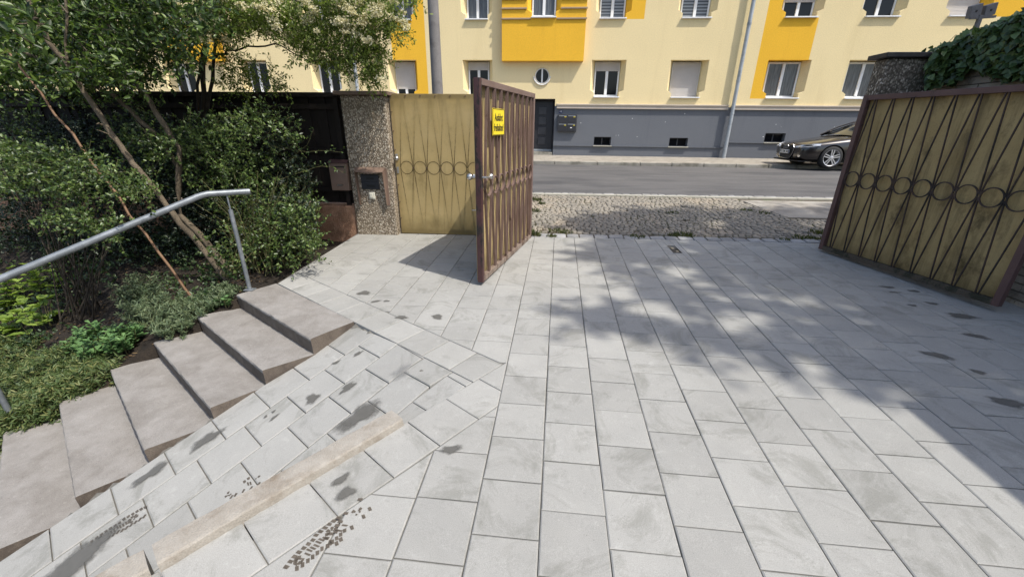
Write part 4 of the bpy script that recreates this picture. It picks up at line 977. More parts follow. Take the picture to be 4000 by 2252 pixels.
    pl_ = MB().box(-.062, -.05, -.26, .26, .40, .51).build('number_plate', 'white_paint', gr, bevel=.004)
    MB().box(-.0645, -.0625, -.258, -.22, .402, .508).build('plate_band', 'blue_enamel', pl_)
    text('plate_letters', 'FÜ DM 240', .105, 'black_paint', pl_, frame_mat((-.0640, .02, .452), (0, -1, 0), (0, 0, 1)), xscale=.92)
    for i in range(4): MB().ring((-.052, -.105+.07*i, .60), (0, 1, 0), (0, 0, 1), (1, 0, 0), .052, .012, .012, 20).build('emblem_ring', 'car_chrome', gr, smooth=40)
    for sy in (-1, 1):
        # headlamp: wedge wrapping the corner
        pts = [(.015, .44, .585), (.07, .63, .59), (.20, .80, .61), (.46, .885, .655), (.50, .875, .715), (.26, .815, .70), (.09, .63, .672), (.025, .45, .635)]
        hv = [(x-.03, sy*(y_+.022), z) for x, y_, z in pts]; hb = [(x+.06, sy*(y_-.06), z) for x, y_, z in pts]; k = len(pts)
        hl = MB().add(hv+hb, [tuple(range(k)), tuple(range(k, 2*k))]+[(i, (i+1) % k, k+(i+1) % k, k+i) for i in range(k)]).build('headlight', 'car_lamp', car)
        MB().tube([(x-.026, sy*(y_+.026), z) for x, y_, z in ((.035, .64, .60), (.17, .80, .622), (.43, .887, .667))], .009, 6).build('running_light', 'white_paint', hl, smooth=60)
        MB().add([(.02, sy*.50, .30), (.10, sy*.72, .30), (.16, sy*.79, .38), (.10, sy*.74, .42), (.02, sy*.50, .40), (.2, sy*.5, .35)], [(0, 1, 2, 3, 4)]).build('bumper_vent', 'black_paint', car)
        MB().lathe([(-.02, .001), (-.02, .045), (.02, .05)], (.055, sy*.66, .36), (1, sy*-.4, 0), 12).build('fog_light', 'car_chrome', car, smooth=60)
        MB().box(1.36, 1.46, sy*.899-.006, sy*.899+.006, .745, .775).build('side_repeater', 'white_paint', car)
        MB().box(1.35, 3.2, sy*.885-.012, sy*.885+.012, .235, .255).build('sill_trim', 'car_chrome', car)
        for xs_ in (2.25, 3.2): MB().box(xs_, xs_+.17, sy*.905-.012, sy*.905+.012, .80, .825).build('door_handle', 'car_chrome', car)
    MB().box(.02, .35, -.72, .72, .175, .215).build('splitter', 'black_paint', car, bevel=.01)
    MB().box(.5, 4.2, -.60, .60, .16, .42).build('underbody', 'black_paint', car)
    # wheels
    for ax in AX:
        for sy in (-1, 1):
            w0 = sy*.80; wh = MB().lathe([(-.11*1, .235), (-.105, .30), (-.085, .322), (.085, .322), (.105, .30), (.11, .245), (.095, .235), (-.09, .232), (-.11, .235)], (ax, w0, .322), (0, sy, 0), 36).build('wheel', 'rubber', car, smooth=40)
            MB().lathe([(.098, .246), (.108, .240), (.10, .226), (.02, .215), (-.08, .215)], (ax, w0, .322), (0, sy, 0), 36).build('rim', 'alloy', wh, smooth=50)
            MB().lathe([(-.02, .001), (-.02, .215)], (ax, w0, .322), (0, sy, 0), 24).build('brake_disc', 'black_paint', wh)
            sp_ = MB(); yo = w0+sy*.088
            for kk in range(5):
                for off in (-.032, .032):
                    a = 2*math.pi*kk/5+.3; d = np.array([math.cos(a), 0, math.sin(a)]); t_ = np.array([-math.sin(a), 0, math.cos(a)]); c0 = np.array([ax, yo, .322])
                    sp_.bar(c0+d*.03+t_*off*.6, c0+d*.228+t_*off*1.15, .013, .012, t_)
            sp_.lathe([(-.02, .055), (.012, .05), (.018, .03), (.018, .001)], (ax, yo, .322), (0, sy, 0), 16); sp_.build('spokes', 'alloy', wh)
    return car
m, n, l, b = newmat('car_paint'); b.inputs['Base Color'].default_value = (.012, .008, .0075, 1); b.inputs['Metallic'].default_value = .2; b.inputs['Roughness'].default_value = .3; b.inputs['Coat Weight'].default_value = 1.; b.inputs['Coat Roughness'].default_value = .04; M['car_paint'] = m
m, n, l, b = newmat('car_glass'); b.inputs['Base Color'].default_value = (.02, .022, .02, 1); b.inputs['Roughness'].default_value = .03; b.inputs['Specular IOR Level'].default_value = 1.; M['car_glass'] = m
m, n, l, b = newmat('chrome'); b.inputs['Base Color'].default_value = (.75, .75, .76, 1); b.inputs['Metallic'].default_value = 1.; b.inputs['Roughness'].default_value = .18; M['car_chrome'] = m
m, n, l, b = newmat('headlamp'); b.inputs['Base Color'].default_value = (.72, .75, .80, 1); b.inputs['Metallic'].default_value = .2; b.inputs['Roughness'].default_value = .15; M['car_lamp'] = m
m, n, l, b = newmat('rubber'); b.inputs['Base Color'].default_value = (.014, .014, .014, 1); b.inputs['Roughness'].default_value = .75; M['rubber'] = m
m, n, l, b = newmat('alloy'); b.inputs['Base Color'].default_value = (.62, .62, .63, 1); b.inputs['Metallic'].default_value = .7; b.inputs['Roughness'].default_value = .3; M['alloy'] = m
car = make_car()
YW = 14.0; WP = atY(2950+1590/5.724, 460+1135/5.724, YW)       # foot of the near front wheel
car.scale = (1.02, 1.02, 1.02)
car.location = (WP[0]-.87*1.02, YW+.80*1.02, WP[2]); car.rotation_euler = (RAD(0.), 0, 0)

# ------------------------------------------------------------------ gates
def motif(mb, P, u, wdir, z0, z1, zc, count, first, dep, mi=0):
    """zig-zag bars meeting at a row of hoops; P origin, u along the leaf, wdir out of the leaf"""
    P = np.asarray(P, float); u = np.asarray(u, float); wdir = np.asarray(wdir, float); up = np.array([0, 0, 1.])
    at = lambda s, z: P+u*s+up*(z-P[2])
    return at
def leaf(name, label, P, u, wd, L, z0, z1, zc, circles, sheetm, barm, railm, stilem, paintm, dep=.028):
    """hinged leaf: P foot of the free end, u unit vector to the hinge, wd unit normal on the side of the bars"""
    g = thing(name, label, 'gate'); P = np.asarray(P, float); u = np.asarray(u, float); wd = np.asarray(wd, float); up = np.array([0, 0, 1.])
    at = lambda s, z, o=0: np.array([P[0], P[1], 0])+u*s+up*z+wd*o
    fw, fd = .028, .030
    for s, mt in ((fw, stilem), (L-fw, paintm)): MB().bar(at(s, z0), at(s, z1), fw, fd, u).build('stile', mt, g, bevel=.003)
    MB().bar(at(2*fw, z1-fw), at(L-2*fw, z1-fw), fw, fd-.0015, up).build('top_rail', paintm, g, bevel=.003)
    MB().bar(at(2*fw, z0+fw), at(L-2*fw, z0+fw), fw, fd-.0015, up).build('bottom_rail', railm, g, bevel=.003)
    sh = MB(); a, b_, c, d = at(.01, z0+.02, -.034), at(L-.01, z0+.02, -.034), at(L-.01, z1-.01, -.034), at(.01, z1-.01, -.034)
    o4 = -wd*.004; sh.add([a, b_, c, d, a+o4, b_+o4, c+o4, d+o4], [(0, 1, 2, 3), (7, 6, 5, 4), (0, 4, 5, 1), (1, 5, 6, 2), (2, 6, 7, 3), (3, 7, 4, 0)]); sh.build('fibreglass_sheet', sheetm, g)
    zt, zb = z1-2*fw, z0+2*fw
    for s in circles:
        MB().ring(at(s, zc, .012), u, up, wd, .095, dep, .006 if dep > .02 else .011, 28).build('hoop', barm, g, smooth=40)
        for zz, sg in ((zt, 1), (zb, -1)):
            for sd in (-1, 1):
                p = at(s+sd*.012, zz-sg*.0, .012); q = at(s+sd*.096, zc+sg*.012, .012)
                if not (2*fw < s+sd*.096 < L-2*fw): continue
                MB().bar(p, q, .0045, dep/2, u).build('bar', barm, g)
    return g, at
uM = np.array([math.sin(RAD(13.06)), math.cos(RAD(13.06)), 0]); wM = np.array([uM[1], -uM[0], 0])
LM = 2.02
PM = np.array([-.640, 4.075, 0])
gM, atM = leaf('driveway_gate', 'open brown steel driveway gate leaf with yellow sign, standing in the middle of the paving', PM, uM, wM, LM, .115, 2.09, 1.097, [.24+.204*k for k in range(9)], 'sheet', 'gate_brown', 'rail_dirty', 'gate_edge', 'gate_brown')
# lever, lock and knob on the free stile
lk_ = MB(); p0 = atM(.03, 1.215, .032); lk_.tube([p0, p0+wM*.045], .011, 10).tube([p0+wM*.045, atM(.03, 1.215, .077)+uM*.10, ], [.0105, .011], 10)
lk_.lathe([(0, .006), (.006, .022), (.024, .030), (.042, .022), (.048, .004)], atM(.12, 1.215, .077), uM, 14); lk_.build('door_lever', 'steel', gM, smooth=60)
MB().lathe([(0, .012), (.035, .011), (.042, .024), (.066, .033), (.09, .024), (.097, .003)], atM(.03, 1.215, -.036), -wM, 16).build('door_knob', 'steel', gM, smooth=60)
MB().bar(atM(-.0015, 1.05), atM(-.0015, 1.25), .011, .0015, wM).build('lock_plate', 'gate_edge', gM)
hb_ = MB()
for zz in (.45, 1.75): hb_.tube([atM(LM+.02, zz-.07), atM(LM+.02, zz+.07)], .018, 10)
hb_.build('hinges', 'gate_dark', gM, smooth=60)
# the yellow sign hung on the bars
sg_c = atM(.50, 1.722, .040); sgo = MB(); sw, sh_ = .185, .128
cs = [sg_c+uM*a+np.array([0, 0, 1])*b_ for a, b_ in ((-sw, -sh_), (sw, -sh_), (sw, sh_), (-sw, sh_))]
sgo.add([tuple(c) for c in cs]+[tuple(c-wM*.004) for c in cs], [(0, 1, 2, 3), (7, 6, 5, 4), (0, 4, 5, 1), (1, 5, 6, 2), (2, 6, 7, 3), (3, 7, 4, 0)])
sign = sgo.build('warning_sign', 'sign_yellow', label='yellow sign with black lettering hung on the bars of the open driveway gate', category='sign', bevel=.002)
rim = MB()
for a, b_ in ((0, 1), (1, 2), (2, 3), (3, 0)):
    ctr = sg_c; p = ctr+(cs[a]-ctr)*.955+wM*.0015; q = ctr+(cs[b_]-ctr)*.955+wM*.0015; rim.bar(p, q, .0022, .0008, np.cross(q-p, wM))
rim.build('border_line', 'black_paint', sign)
text('lettering', 'Ausfahrt', .098, 'black_paint', sign, frame_mat(tuple(sg_c+wM*.0012+np.array([0, 0, .042])), tuple(uM), (0, 0, 1)), .0008, .74)
text('lettering', 'freihalten!', .098, 'black_paint', sign, frame_mat(tuple(sg_c+wM*.0012+np.array([0, 0, -.055])), tuple(uM), (0, 0, 1)), .0008, .74)
# right leaf, folded back along the brick wall
PF, PN = np.array([3.823, 5.72, 0]), np.array([4.29, 3.834, 0]); uR = (PN-PF)/np.linalg.norm(PN-PF); wR = np.array([uR[1], -uR[0], 0])
if wR[0] > 0: wR = -wR
gR, atR = leaf('driveway_gate', 'mossy brown gate leaf with hoops folded back against the brick wall under the ivy', PF, uR, wR, 1.96, .165, 2.07, 1.11, [.158+.2015*k for k in range(9)], 'sheet_mossy', 'bar_dark', 'rail_mossy', 'gate_dark', 'gate_dark', .014)
# pedestrian gate: sheet on the yard side, bars on the street side
gP = thing('garden_gate', 'closed garden gate of yellowed translucent sheeting beside the pebble-dash pillar', 'gate')
x0, x1, yP = -2.185, -.50, 6.10
FRAME = [((x0+.025, .13), (x0+.025, 2.08)), ((x1-.025, .13), (x1-.025, 2.08))]
for xx in (x0+.028, x1-.028): MB().box(xx-.028, xx+.028, yP+.002, yP+.052, .14, 2.08).build('stile', 'gate_brown', gP, bevel=.003)
for zz in (.14, 2.024): MB().box(x0+.057, x1-.057, yP+.0035, yP+.0505, zz, zz+.056).build('rail', 'gate_brown', gP, bevel=.003)
shb = MB(); nxs, nzs = 24, 24
for j in range(nzs+1):
    for i in range(nxs+1): 
        xx = x0+.004+(x1-x0-.008)*i/nxs; zz = .118+(2.085-.118)*j/nzs; shb.v.append((xx, yP-.001+.0008*math.sin(xx*9+zz*2)*math.sin(zz*3), zz))
for j in range(nzs):
    for i in range(nxs): k = j*(nxs+1)+i; shb.f.append((k, k+1, k+nxs+2, k+nxs+1)); shb.m.append(0)
so_ = shb.build('fibreglass_sheet', 'sheet_thin', gP, smooth=60)
for k in range(8):
    s = x0+.17+.2*k
    if s > x1-.1: break
    MB().ring((s, yP+.0145, 1.10), (1, 0, 0), (0, 0, 1), (0, 1, 0), .093, .024, .009, 28).build('hoop', 'gate_dark', gP, smooth=40)
    for zz, sgn in ((2.02, 1), (.20, -1)):
        for sd in (-1, 1):
            if not x0+.05 < s+sd*.096 < x1-.05: continue
            MB().bar((s+sd*.012, yP+.0145, zz), (s+sd*.096, yP+.0145, 1.10+sgn*.01), .006, .012, (1, 0, 0)).build('bar', 'gate_dark', gP)
M['bar_shade'] = mark('grime_line', (.085, .06, .022), (.12, .085, .032), .7, .25, .8, .75)  # silhouettes of hoops and bars behind the sheet, painted as dark lines
def bar_shade(fa, fb, wd, na, ca, cb_):
    """a thin dark line painted on the sheet as the shade of the steel behind it, from point fa to fb"""
    mb = MB(); vs = []; core = []; fa, fb = np.array(fa), np.array(fb); d = fb-fa; nrm = np.array([-d[1], d[0]])/np.hypot(*d)
    for i in range(na+1):
        t = i/na; p = fa+d*t; c_ = ca+(cb_-ca)*t
        for k_, f in ((-1, 0.), (0, 1.), (1, 0.)): q = p+nrm*wd*k_; vs.append((q[0], yP-.0035, q[1])); core.append(f*c_)
    mb.add(vs, [(3*i+j, 3*i+j+1, 3*i+j+4, 3*i+j+3) for i in range(na) for j in range(2)]); return mb.v, mb.f, core
gv, gf_, gcx = [], [], []
def addg(r_):
    k_ = len(gv); gv.extend(r_[0]); gf_.extend([tuple(i+k_ for i in f) for f in r_[1]]); gcx.extend(r_[2])
for k in range(8):
    s = x0+.17+.2*k
    if s > x1-.1: break
    for j in range(20):
        a0_, a1_ = 2*math.pi*j/20, 2*math.pi*(j+1)/20; addg(bar_shade((s+.09*math.cos(a0_), 1.10+.09*math.sin(a0_)), (s+.09*math.cos(a1_), 1.10+.09*math.sin(a1_)), .010, 1, .95, .95))
    for zz, sgn in ((2.02, 1), (.20, -1)):
        for sd in (-1, 1):
            if not x0+.05 < s+sd*.096 < x1-.05: continue
            ft_ = .72 if sgn > 0 else .9; a_ = np.array((s+sd*.096, 1.10+sgn*.01)); b_ = np.array((s+sd*.012, zz)); addg(bar_shade(a_, a_+(b_-a_)*ft_, .009, 6, 1.05, .30))
mb = MB(); mb.add(gv, gf_); go_ = mb.build('bar_shade_lines', M['bar_shade'], gP); at_ = go_.data.attributes.new('core', 'FLOAT', 'POINT'); at_.data.foreach_set('value', gcx)
rv = MB()
for xx in np.arange(x0+.02, x1, .21): rv.lathe([(0, .009), (.006, .006), (.008, .001)], (xx, yP-.006, 2.06), (0, -1, 0), 8)
for zz in (.35, .6, .85, 1.35, 1.6, 1.85): rv.lathe([(0, .009), (.006, .006), (.008, .001)], (x0+.02, yP-.006, zz), (0, -1, 0), 8)
for k in range(4): rv.lathe([(0, .010), (.006, .007), (.008, .001)], (x0+.27+.2*k, yP-.007, 1.10), (0, -1, 0), 8)
rv.build('rivets', 'gate_dark', gP)
MB().box(x0+.012, x0+.052, yP-.014, yP-.0065, 1.20, 1.29).build('lock_plate', 'steel', gP, bevel=.004)
MB().lathe([(0, .012), (.03, .011), (.04, .026), (.062, .034), (.084, .026), (.092, .002)], (x0+.034, yP-.014, 1.235), (.35, -1, 0), 16).build('door_knob', 'steel', gP, smooth=60)
MB().box(x0+.016, x0+.050, yP-.012, yP-.0065, 1.02, 1.11).build('key_plate', 'steel', gP, bevel=.01)
MB().box(-1.03, -.98, yP-.012, yP-.0066, .985, 1.025).build('sticker', 'white_paint', gP)
MB().box(-1.06, -.98, yP-.04, yP-.0066, .50, .506).build('paper_tab', 'white_paint', gP)
post = MB().box(-.44, -.36, 6.05, 6.13, .02, 2.1).build('gate_post', 'gate_dark', label='brown steel post between garden gate and driveway gate', category='post', bevel=.004)
MB().box(-.36, -.17, 6.08, 6.10, .40, .46).box(-.36, -.17, 6.08, 6.10, 1.72, 1.78).build('hinge_arms', 'gate_dark', post)

# ------------------------------------------------------------------ left pillar with letter slots
pil = thing('gate_pillar', 'pebble-dash gate pillar with brown metal hooded letter slot between fence and garden gate', 'pillar')
px0, px1, py0, py1 = -2.845, -2.205, 5.99, 6.36
mb = MB(); ng = 12
MB().box(px0, px1, py0, py1, -.2, 2.055).build('shaft', 'aggregate', pil, bevel=.02)
MB().box(px0-.06, px1+.055, py0-.07, py1+.05, 2.057, 2.105).build('cap', 'brown_metal', pil, bevel=.006)
q_ = lambda x, y: atY(1300+x/2.3375, 340+y/2.3375, py0)
hA, hB = q_(215, 745), q_(480, 760); hC, hD = q_(245, 1075), q_(470, 1080)
hx0, hx1, hz1, hz0 = hA[0]+.012, hB[0]-.012, hA[2]-.005, hC[2]
hood = thing('letter_slot_hood', 'brown bent sheet-metal hood around two dark letter slots on the pebble-dash pillar', 'letter box')
# top visor and two tapering cheeks
MB().add([(hx0-.01, py0-.001, hz1+.03), (hx1+.01, py0-.001, hz1+.03), (hx1+.01, py0-.115, hz1-.025), ((hx0+hx1)/2, py0-.115, hz1-.05), (hx0-.01, py0-.115, hz1-.02), (hx0-.01, py0-.001, hz1+.026), (hx1+.01, py0-.001, hz1+.026), (hx1+.01, py0-.113, hz1-.029), ((hx0+hx1)/2, py0-.113, hz1-.054), (hx0-.01, py0-.113, hz1-.024)], [(0, 1, 2, 3, 4), (9, 8, 7, 6, 5), (2, 7, 8, 3), (3, 8, 9, 4), (0, 4, 9, 5), (1, 6, 7, 2), (0, 5, 6, 1)]).build('visor', 'brown_metal', hood)
for xx, sx in ((hx0, -1), (hx1, 1)):
    MB().add([(xx, py0-.001, hz1+.02), (xx, py0-.108, hz1-.03), (xx, py0-.055, hz0+.01), (xx, py0-.001, hz0), (xx+.004*sx, py0-.001, hz1+.02), (xx+.004*sx, py0-.108, hz1-.03), (xx+.004*sx, py0-.055, hz0+.01), (xx+.004*sx, py0-.001, hz0)], [(0, 1, 2, 3), (7, 6, 5, 4), (0, 4, 5, 1), (1, 5, 6, 2), (2, 6, 7, 3), (3, 7, 4, 0)]).build('cheek', 'brown_metal', hood)
    MB().box(min(xx, xx+.035*sx), max(xx, xx+.035*sx), py0-.007, py0-.001, hz0, hz1+.02).build('flange', 'brown_metal', hood)
sA, sB = q_(255, 795), q_(432, 935); slx0, slx1, slz1, slz0 = sA[0], sB[0], sA[2], sB[2]; slh = (slz1-slz0)/2
ls = MB().box(slx0, slx1, py0-.020, py0-.001, slz0, slz1).build('slot_plate', 'anthracite', hood, bevel=.004)
for zz in (slz0+.006, slz0+slh+.004):
    fl_ = MB().box(slx0+.008, slx1-.008, py0-.030, py0-.0205, zz, zz+slh-.010).build('letter_flap', 'darkdoor', ls, bevel=.004)
    MB().box(slx0+.09, slx1-.06, py0-.034, py0-.0302, zz+slh*.3, zz+slh*.55).build('name_window', 'black_paint', fl_)
bA, bB = q_(330, 956), q_(394, 1022)
bell = MB().box(bA[0], bB[0], py0-.022, py0-.001, bB[2], bA[2]).build('doorbell', 'plastic_white', label='square ivory doorbell push on the pebble-dash pillar under the letter slots', category='doorbell', bevel=.012)
MB().box(bA[0]+.02, bB[0]-.03, py0-.032, py0-.0225, bB[2]+.02, bA[2]-.02).build('push_button', 'plastic_white', bell, bevel=.006)

# ------------------------------------------------------------------ fence on the left with a low wall
lw = MB(); n_ = 30
lowwall = MB().box(-16, px0-.004, 6.02, 6.30, -1.2, .535).build('low_wall', 'red_wall', label='low reddish rough-cast wall under the dark board fence', category='wall', bevel=.03)
fen = thing('board_fence', 'tall dark brown vertical board fence behind the shrubs', 'fence')
xx = px0-.06; k = 0
while xx > -15.5:
    wd = rng.uniform(.105, .13); MB().box(xx-wd-.012, xx, 6.14+(.022 if k % 2 else 0), 6.16+(.022 if k % 2 else 0), .56+rng.uniform(-.01, .01), 2.05).build('board', 'fence', fen, bevel=.002) if xx > -9.5 or k % 1 == 0 else None
    xx -= wd; k += 1
for zz in (.72, 1.28, 1.88): MB().box(-15.6, px0-.02, 6.095, 6.138, zz, zz+.07).build('rail', 'fence', fen)
MB().box(-15.6, px0-.065, 6.07, 6.20, 2.035, 2.095).build('capping', 'fence', fen, bevel=.004)
for xx in (-2.95, -4.95, -6.95, -8.95, -10.95, -12.95): MB().box(xx-.03, xx+.03, 6.05, 6.094, .50, 2.03).build('post', 'fence', fen)
mbx = thing('wall_letter_box', 'small brown metal letter box on the dark fence left of the pebble-dash pillar', 'letter box')
bx0, bx1, bz0, bz1 = -3.13, -2.865, .77, 1.16
MB().box(bx0, bx1, 5.95, 6.04, bz0, bz1).build('box', 'brown_metal', mbx, bevel=.006)
MB().add([(bx0-.015, 5.93, bz1+.001), (bx1+.015, 5.93, bz1+.001), (bx1+.015, 6.045, bz1+.045), (bx0-.015, 6.045, bz1+.045)], [(0, 1, 2, 3)]).build('lid', 'gate_dark', mbx)
MB().box(bx0+.03, bx1-.03, 5.945, 5.9495, bz1-.06, bz1-.045).build('slot', 'black_paint', mbx)
MB().box(bx0+.09, bx1-.09, 5.945, 5.9495, bz0+.07, bz0+.085).build('pull', 'steel', mbx)

# ------------------------------------------------------------------ right pillar, brick wall
pr = thing('gate_pillar', 'dark mossy pebble-dash gate pillar behind the right gate leaf, ivy creeping over its cap', 'pillar')
MB().box(3.93, 4.50, 5.69, 5.905, -.1, 2.46).build('shaft', 'aggregate_dark', pr, bevel=.02)
MB().box(3.87, 4.58, 5.637, 5.955, 2.463, 2.515).build('cap', 'hole', pr, bevel=.008)
WX = 4.66
bw = thing('brick_wall', 'old grey-brown brick wall along the right side behind the folded gate leaf', 'wall')
MB().box(WX+.018, WX+.24, -3.5, 5.918, -.1, 2.31).build('mortar_bed', 'mortar', bw)
bricks = []; z = gz(4.6, 4)-.02; rw = 0
while z < 2.30:
    y = -3.45+(rw % 2)*.125
    while y < 5.9:
        L_ = .24; y1_ = min(y+L_, 5.914); 
        if y1_-y > .05: bricks.append((y, y1_, z))
        y += .25
    z += .077; rw += 1
def bvis(b_):
    P = (WX, (b_[0]+b_[1])/2, b_[2]+.03); p = proj(P)
    if p is None or not inframe(P, 30): return 0
    # hidden behind the leaf?
    t = (P[1]-3.834)/(5.72-3.834)
    if 0 < t < 1:
        # ray test against the leaf plane
        d = np.array(P)-OO; nrm = np.array([wR[0], wR[1], 0]); den = nrm@d; tt = nrm@(PF-OO)/den if abs(den) > 1e-6 else 9
        if 0 < tt < 1:
            Q = OO+d*tt; s = (Q-PF)@uR
            if 0 < s < 1.96 and .165 < Q[2] < 2.07: return 0.0001/p[2]
    return 1/p[2]
ob = sorted(bricks, key=lambda b_: -bvis(b_)); bulk = MB(); bme = None
for i, (y0, y1_, z0) in enumerate(ob):
    if i < 300 and bvis((y0, y1_, z0)) > 0:
        if bme is None: mb = MB().box(-.02, .02, -.12, .12, 0, .066); bme = mb.mesh('brick', 'brick')
        if abs(y1_-y0-.24) < .001: o = link('brick', bme, bw, loc=(WX+.02+rng.uniform(-.004, .004), (y0+y1_)/2, z0)); o.rotation_euler = (rng.gauss(0, .004), 0, rng.gauss(0, .006))
        else: MB().box(WX, WX+.04, y0, y1_, z0, z0+.066).build('brick', 'brick', bw)
    else: bulk.box(WX+rng.uniform(-.003, .003), WX+.04, y0, y1_, z0, z0+.066)
bulk.build('hidden_bricks', 'brick', bw, kind='stuff')
MB().box(WX-.03, WX+.28, -3.5, 5.916, 2.312, 2.36).build('coping', 'hole', bw, bevel=.01)
# neighbouring house to the right of the camera (its eaves shade the yard)
nh = thing('neighbour_house', 'tall grey-brown brick house wall close on the right of the courtyard', 'building')
MB().box(WX+.02, WX+6, -9, .90, -.1, 4.15).build('wall', 'brick', nh)
MB().add([(WX-.05, -9.1, 4.15), (WX-.05, 1.0, 4.15), (WX+3, 1.0, 5.2), (WX+3, -9.1, 5.2), (WX+6.1, 1.0, 4.15), (WX+6.1, -9.1, 4.15)], [(0, 1, 2, 3), (3, 2, 4, 5), (0, 3, 5), (1, 4, 2), (0, 5, 4, 1)]).build('roof', 'brick', nh)
# twin spotlight on a stalk above the wall
tl_ = thing('twin_spotlight', 'pair of dark box spotlights seen from behind on a short post above the ivy', 'spotlight')
PB = atX(2600+2255/1.84, 175/1.84, 4.95); 
tz = lambda x, y: atY(2600+x/1.84, y/1.84, PB[1])
a0, a1 = tz(2240, 190), tz(2265, 110)
MB().bar((a0[0], PB[1], 2.2), a1, .018, .018, (1, 0, 0)).bar(tz(2185, 132)+np.array([0, 0, 0]), tz(2370, 120), .012, .012, (0, 0, 1)).build('stalk', 'pole', tl_)
for quad_ in (((2205, 45), (2290, 20), (2265, 120), (2180, 135)), ((2310, 40), (2398, 15), (2370, 105), (2288, 128))):
    f_ = [tz(*c) for c in quad_]; bk = [p+np.array([.01, .07, .01]) for p in f_]
    bo_ = MB().add([tuple(p) for p in f_+bk], [(0, 1, 2, 3), (7, 6, 5, 4), (0, 4, 5, 1), (1, 5, 6, 2), (2, 6, 7, 3), (3, 7, 4, 0)]).build('lamp_housing', 'pole', tl_, bevel=.006)
    c_ = sum(f_)/4; MB().lathe([(0, .012), (.006, .010), (.008, .001)], c_, (0, -1, 0), 10).build('screw_cap', 'hole', bo_)

# ------------------------------------------------------------------ handrail
hr = thing('handrail', 'grey galvanised tubular handrail beside the garden steps', 'handrail')
PB_ = np.array([-3.041, 3.763, .055]); dirx = np.array([-.68, -.73, 0])
rail = [(-2.907, 3.906, 1.058), (-3.14, 3.656, 1.066), (-3.172, 3.622, 1.058), (-3.20, 3.592, 1.046)]
e_ = np.array([-4.113, 2.612, .562]); s_ = np.array([-3.20, 3.592, 1.046]); rail += [tuple(s_+(e_-s_)*t) for t in (.5, 1., 1.6)]
MB().tube(rail, .0275, 18).build('rail', 'galv', hr, smooth=60)
MB().tube([PB_+np.array([0, 0, .012]), PB_+np.array([0, 0, .845])], .0195, 14).build('post', 'galv', hr, smooth=60)
MB().tube([PB_+np.array([0, 0, .845]), (PB_[0], PB_[1], 1.04)], .008, 10).build('pin', 'galv', hr, smooth=60)
MB().box(PB_[0]-.05, PB_[0]+.05, PB_[1]-.035, PB_[1]+.035, .056, .066).build('base_plate', 'galv', hr, bevel=.002)
pb2 = np.array([-4.30, 2.41, -.62]); MB().tube([pb2, pb2+np.array([0, 0, 1.05])], .0195, 14).build('post', 'galv', hr, smooth=60)

# ------------------------------------------------------------------ vegetation
LEAF_OVAL = np.array([[0, 0], [.28, .42], [.62, .40], [1, 0], [.62, -.40], [.28, -.42]])
LEAF_LONG = np.array([[0, 0], [.3, .5], [.7, .42], [1, 0], [.7, -.42], [.3, -.5]])
LEAF_SPATULA = np.array([[0, 0], [.45, .30], [.82, .46], [1, 0], [.82, -.46], [.45, -.30]])
def unit(a): return a/(np.linalg.norm(a, axis=-1, keepdims=True)+1e-9)
def leaves(name, B, D, N, L, W, mat, parent, shape=LEAF_OVAL, fold=.18, curl=.12, rnd=None, kind=None, label=None, category=None):
    """one mesh of many small folded leaves: bases B, directions D, face normals N, lengths L, widths W"""
    B = np.asarray(B, float); n = len(B); D = unit(np.asarray(D, float)); N = np.asarray(N, float); N = unit(N-D*np.sum(N*D, 1, keepdims=True)); Sd = np.cross(D, N)
    L = np.broadcast_to(np.asarray(L, float), (n,)); W = np.broadcast_to(np.asarray(W, float), (n,)); k = len(shape)
    V = np.zeros((n, k, 3))
    for i, (a, b_) in enumerate(shape):
        V[:, i] = B+D*(a*L)[:, None]+Sd*(b_*W)[:, None]+N*((abs(b_)*fold*W*2)-curl*L*a*a)[:, None]
    h = k//2
    idx = np.array([list(range(0, h+1)), [0]+list(range(h, k))])          # two halves along the midrib
    F = (np.arange(n)[:, None, None]*k+idx[None]).reshape(-1, h+1) if k == 6 else None
    me = bpy.data.meshes.new(name); nf = len(F); fl = h+1
    me.vertices.add(n*k); me.vertices.foreach_set('co', V.ravel()); me.loops.add(nf*fl); me.loops.foreach_set('vertex_index', F.ravel().astype(np.int32))
    me.polygons.add(nf); me.polygons.foreach_set('loop_start', np.arange(0, nf*fl, fl, dtype=np.int32)); me.polygons.foreach_set('loop_total', np.full(nf, fl, dtype=np.int32))
    at_ = me.attributes.new('rnd', 'FLOAT', 'POINT'); rv_ = R.random(n)**1.2 if rnd is None else rnd; at_.data.foreach_set('value', np.repeat(rv_, k).astype(np.float32))
    me.materials.append(M[mat]); me.update(calc_edges=True); me.validate()
    return link(name, me, parent, kind=kind, label=label, category=category)
def inpoly(x, y, P):
    c = False; j = len(P)-1
    for i in range(len(P)):
        if (P[i][1] > y) != (P[j][1] > y) and x < (P[j][0]-P[i][0])*(y-P[i][1])/(P[j][1]-P[i][1]+1e-9)+P[i][0]: c = not c
        j = i
    return c
def gap(P, f=2.2, seed=0.): return math.sin(P[0]*f*1.3+seed)*math.sin(P[1]*f*1.1+seed*2)+math.sin(P[2]*f*1.7+P[0]*f+seed)*.8
